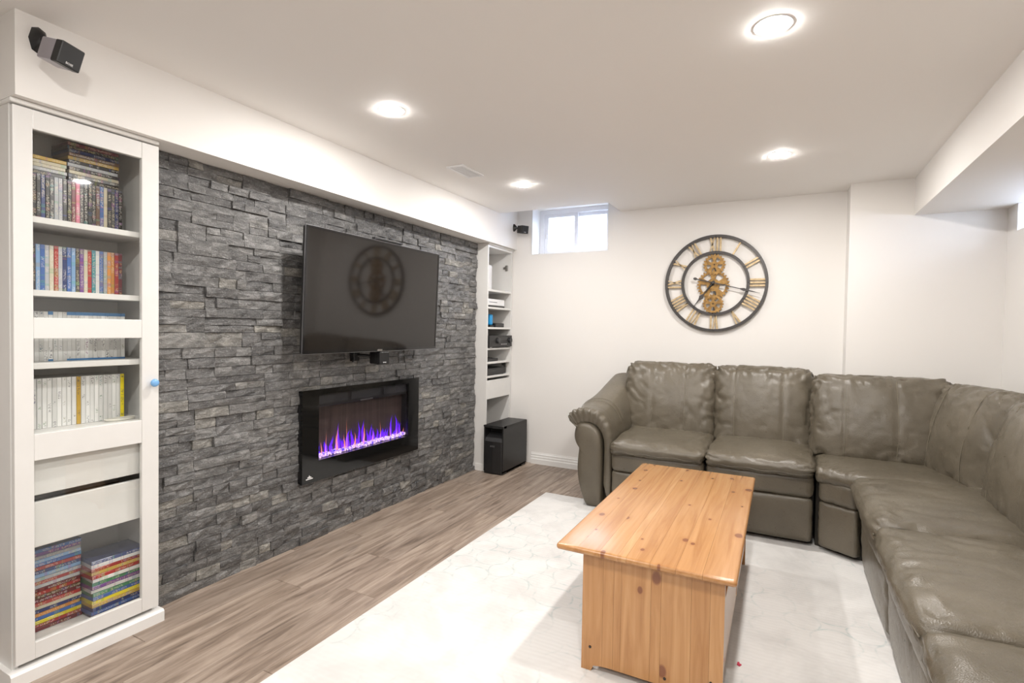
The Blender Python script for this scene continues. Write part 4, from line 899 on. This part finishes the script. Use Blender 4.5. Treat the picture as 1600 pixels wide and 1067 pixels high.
ep = end_panel(-.636, -.614, pc, pt); end_panel(.610, .632, pc, pt2)
for x, z in ((-.185, .088), (.085, .055), (.235, .088), (-.16, .36)):
    if z > .3: continue
    bm = bmesh.new(); lathe(bm, [(.0052, 0), (.0052, -.0015), (.0035, -.002), (0, -.002)], (x, -.636, z), 'y', 12); link('screw', fin(bm), 'screw_black', tab, loc=(0, 0, 0))
for sx_ in (PX0+.028, PX1-.046):
    link('side_rail', tone_attr(boxes((sx_, sx_+.018, -.614, .610, TZ-TTk-.085, TZ-TTk-.0005)), .45), 'pine_top', tab, loc=(0, 0, 0))
link('lower_shelf', tone_attr(boxes((PX0+.02, PX1-.02, -.614, .610, .075, .093), bev=.002), .42), 'pine_top', tab, loc=(0, 0, 0))
link('centre_divider', tone_attr(boxes((PX0+.03, PX1-.03, -.01, .010, .093, TZ-TTk-.086)), .5), 'pine_panel', tab, loc=(0, 0, 0))
for (a, b) in ((-.612, -.012), (.012, .608)):
    fr = link('drawer_front', tone_attr(boxes((PX1-.020, PX1-.004, a+.004, b-.004, .097, TZ-TTk-.09), bev=.002), .38), 'pine_top', tab, loc=(0, 0, 0))
tag(link('red_scrap', (lambda b: (prism(b, [(-.128, 2.135), (-.118, 2.130), (-.112, 2.142), (-.121, 2.146), (-.120, 2.154), (-.127, 2.152)], 'z', RT+.0005, RT+.004), fin(b))[1])(bmesh.new()), 'red_scrap'), 'tiny red scrap lying on rug beside the table', 'scrap')

# ------------------------------------------------------------------ wall clock
CX, CZ, CY, RO = -.505, 1.655, 4.466, .386
ck = thing('wall_clock', (CX, YB, CZ), 'round skeleton wall clock with gold gears and roman numerals', 'clock')
def ringm(r0, r1, y0, y1, n=72):
    bm = bmesh.new(); lathe(bm, [(r0, y0), (r1, y0), (r1, y1), (r0, y1), (r0, y0)], (CX, 0, CZ), 'y', n); bmesh.ops.remove_doubles(bm, verts=bm.verts, dist=1e-6); return fin(bm, smooth=40)
link('outer_ring', ringm(RO-.022, RO, CY-.014, YB-.001), 'ring_metal', ck)
link('inner_ring', ringm(.235, .257, CY-.012, CY+.004), 'ring_metal', ck)
def pol(r, deg, y): a = math.radians(deg); return Vector((CX+r*math.sin(a), y, CZ+r*math.cos(a)))
NUM = ['XII', 'I', 'II', 'III', 'IIII', 'V', 'VI', 'VII', 'VIII', 'IX', 'X', 'XI']
R0, R1 = .250, .370
def bar(bm, deg, x0, x1, wd):
    """bar from (x0 at inner) to (x1 at outer); x sideways in metres"""
    a = math.radians(deg); rd = Vector((math.sin(a), 0, math.cos(a))); sd = Vector((math.cos(a), 0, -math.sin(a))); c = Vector((CX, 0, CZ))
    P0 = c+rd*R0+sd*x0; P1 = c+rd*R1+sd*x1; s = sd*wd/2
    vs = [p+Vector((0, y, 0)) for y in (CY-.008, CY+.001) for p in (P0-s, P0+s, P1+s, P1-s)]
    b = [bm.verts.new(v_) for v_ in vs]
    for q in ((0, 1, 2, 3), (7, 6, 5, 4), (0, 4, 5, 1), (1, 5, 6, 2), (2, 6, 7, 3), (3, 7, 4, 0)): bm.faces.new([b[i] for i in q])
for h, s in enumerate(NUM):
    wds = {'I': .024, 'V': .044, 'X': .050}; tot = sum(wds[c] for c in s); x = -tot/2; bm = bmesh.new()
    for c in s:
        m_ = x+wds[c]/2
        if c == 'I': bar(bm, h*30, m_, m_, .0125)
        elif c == 'V': bar(bm, h*30, m_, m_-.016, .0135); bar(bm, h*30, m_, m_+.016, .008)
        else: bar(bm, h*30, m_+.017, m_-.017, .0135); bar(bm, h*30, m_-.017, m_+.017, .008)
        x += wds[c]
    link('numeral', fin(bm), 'pale_gold', ck)
    for rr in ((RO-.011), .246):
        bm = bmesh.new(); lathe(bm, [(.0045, 0), (.003, -.003), (0, -.0035)], pol(rr, h*30, CY-.0135 if rr > .3 else CY-.0115), 'y', 8); link('rivet', fin(bm), 'graphite', ck)
def gear(cx, cz, r, teeth, hub, holes, y0, y1, hole_r0, hole_r1):
    """toothed disc with wedge windows"""
    bm = bmesh.new(); n = teeth*4; ang = lambda i: 2*PI*i/n
    out = [r*(1.0 if (i % 4) in (0, 1) else .88) for i in range(n)]
    def inwin(i):
        a = (i+.5)/n*holes % 1; return .22 < a < .78
    rads = [hub, hole_r0, hole_r1]
    Vv = {}
    def vt(k, i, y):
        key = (k, i % n, y)
        if key not in Vv:
            rr = out[i % n] if k == 3 else rads[k]; a = ang(i % n); Vv[key] = bm.verts.new((cx+rr*math.sin(a), y, cz+rr*math.cos(a)))
        return Vv[key]
    def solid(k, i): return not (k == 1 and inwin(i % n))
    for k in range(3):
        for i in range(n):
            if not solid(k, i): continue
            for y, fl in ((y0, 0), (y1, 1)):
                q = [vt(k, i, y), vt(k, i+1, y), vt(k+1, i+1, y), vt(k+1, i, y)]; bm.faces.new(q[::-1] if fl else q)
            if k == 2 : bm.faces.new((vt(3, i, y0), vt(3, i+1, y0), vt(3, i+1, y1), vt(3, i, y1)))
            if k == 0: bm.faces.new((vt(0, i, y0), vt(0, i+1, y0), vt(0, i+1, y1), vt(0, i, y1)))
            if k == 1:
                if not solid(1, i+1): bm.faces.new((vt(1, i+1, y0), vt(2, i+1, y0), vt(2, i+1, y1), vt(1, i+1, y1)))
                if not solid(1, i-1): bm.faces.new((vt(1, i, y0), vt(2, i, y0), vt(2, i, y1), vt(1, i, y1)))
    for i in range(n):
        if inwin(i):
            bm.faces.new((vt(1, i, y0), vt(1, i+1, y0), vt(1, i+1, y1), vt(1, i, y1))); bm.faces.new((vt(2, i, y0), vt(2, i+1, y0), vt(2, i+1, y1), vt(2, i, y1)))
    return fin(bm)
link('gear', gear(CX-.006, CZ+.148, .085, 20, .006, 5, CY-.012, CY-.004, .028, .058), 'gold', ck)
link('gear', gear(CX-.012, CZ-.012, .123, 28, .008, 5, CY-.004, CY+.004, .050, .094), 'gold', ck)
link('gear', gear(CX-.008, CZ-.163, .080, 20, .006, 5, CY-.012, CY-.004, .026, .055), 'gold', ck)
bm = bmesh.new(); box(bm, CX-.010, CX+.006, CY+.002, YB-.002, CZ-.24, CZ+.24); link('back_strut', fin(bm), 'ring_metal', ck)
def hand(deg, ln, tail, wd, y, name, spade):
    a = math.radians(deg); rd = Vector((math.sin(a), 0, math.cos(a))); sd = Vector((math.cos(a), 0, -math.sin(a))); c = Vector((CX-.012, y, CZ+.004))
    prof = [(-tail, .0), (-tail+.008, .010), (-tail+.022, .011), (-tail+.034, .004), (0, .0045), (ln*spade-.03, .0035), (ln*spade, wd), (ln*spade+.028, .006), (ln, .0006)]
    bm = bmesh.new(); L_ = [c+rd*p+sd*q for p, q in prof]; R_ = [c+rd*p-sd*q for p, q in prof[::-1]]; pts = L_+R_[0:]
    A = [bm.verts.new(p) for p in pts]; B_ = [bm.verts.new(p+Vector((0, .003, 0))) for p in pts]; n = len(A); bm.faces.new(A); bm.faces.new(B_[::-1])
    for i in range(n): bm.faces.new((A[i], A[(i+1) % n], B_[(i+1) % n], B_[i]))
    bmesh.ops.remove_doubles(bm, verts=bm.verts, dist=1e-5); link(name, fin(bm), 'ring_metal', ck)
hand(104.5, .355, .155, .012, CY-.026, 'minute_hand', .66); hand(217, .245, .02, .018, CY-.021, 'hour_hand', .58)
bm = bmesh.new(); lathe(bm, [(.013, 0), (.013, -.02), (.008, -.024), (0, -.024)], (CX-.012, CY-.006, CZ+.004), 'y', 16); link('hub', fin(bm), 'ring_metal', ck)
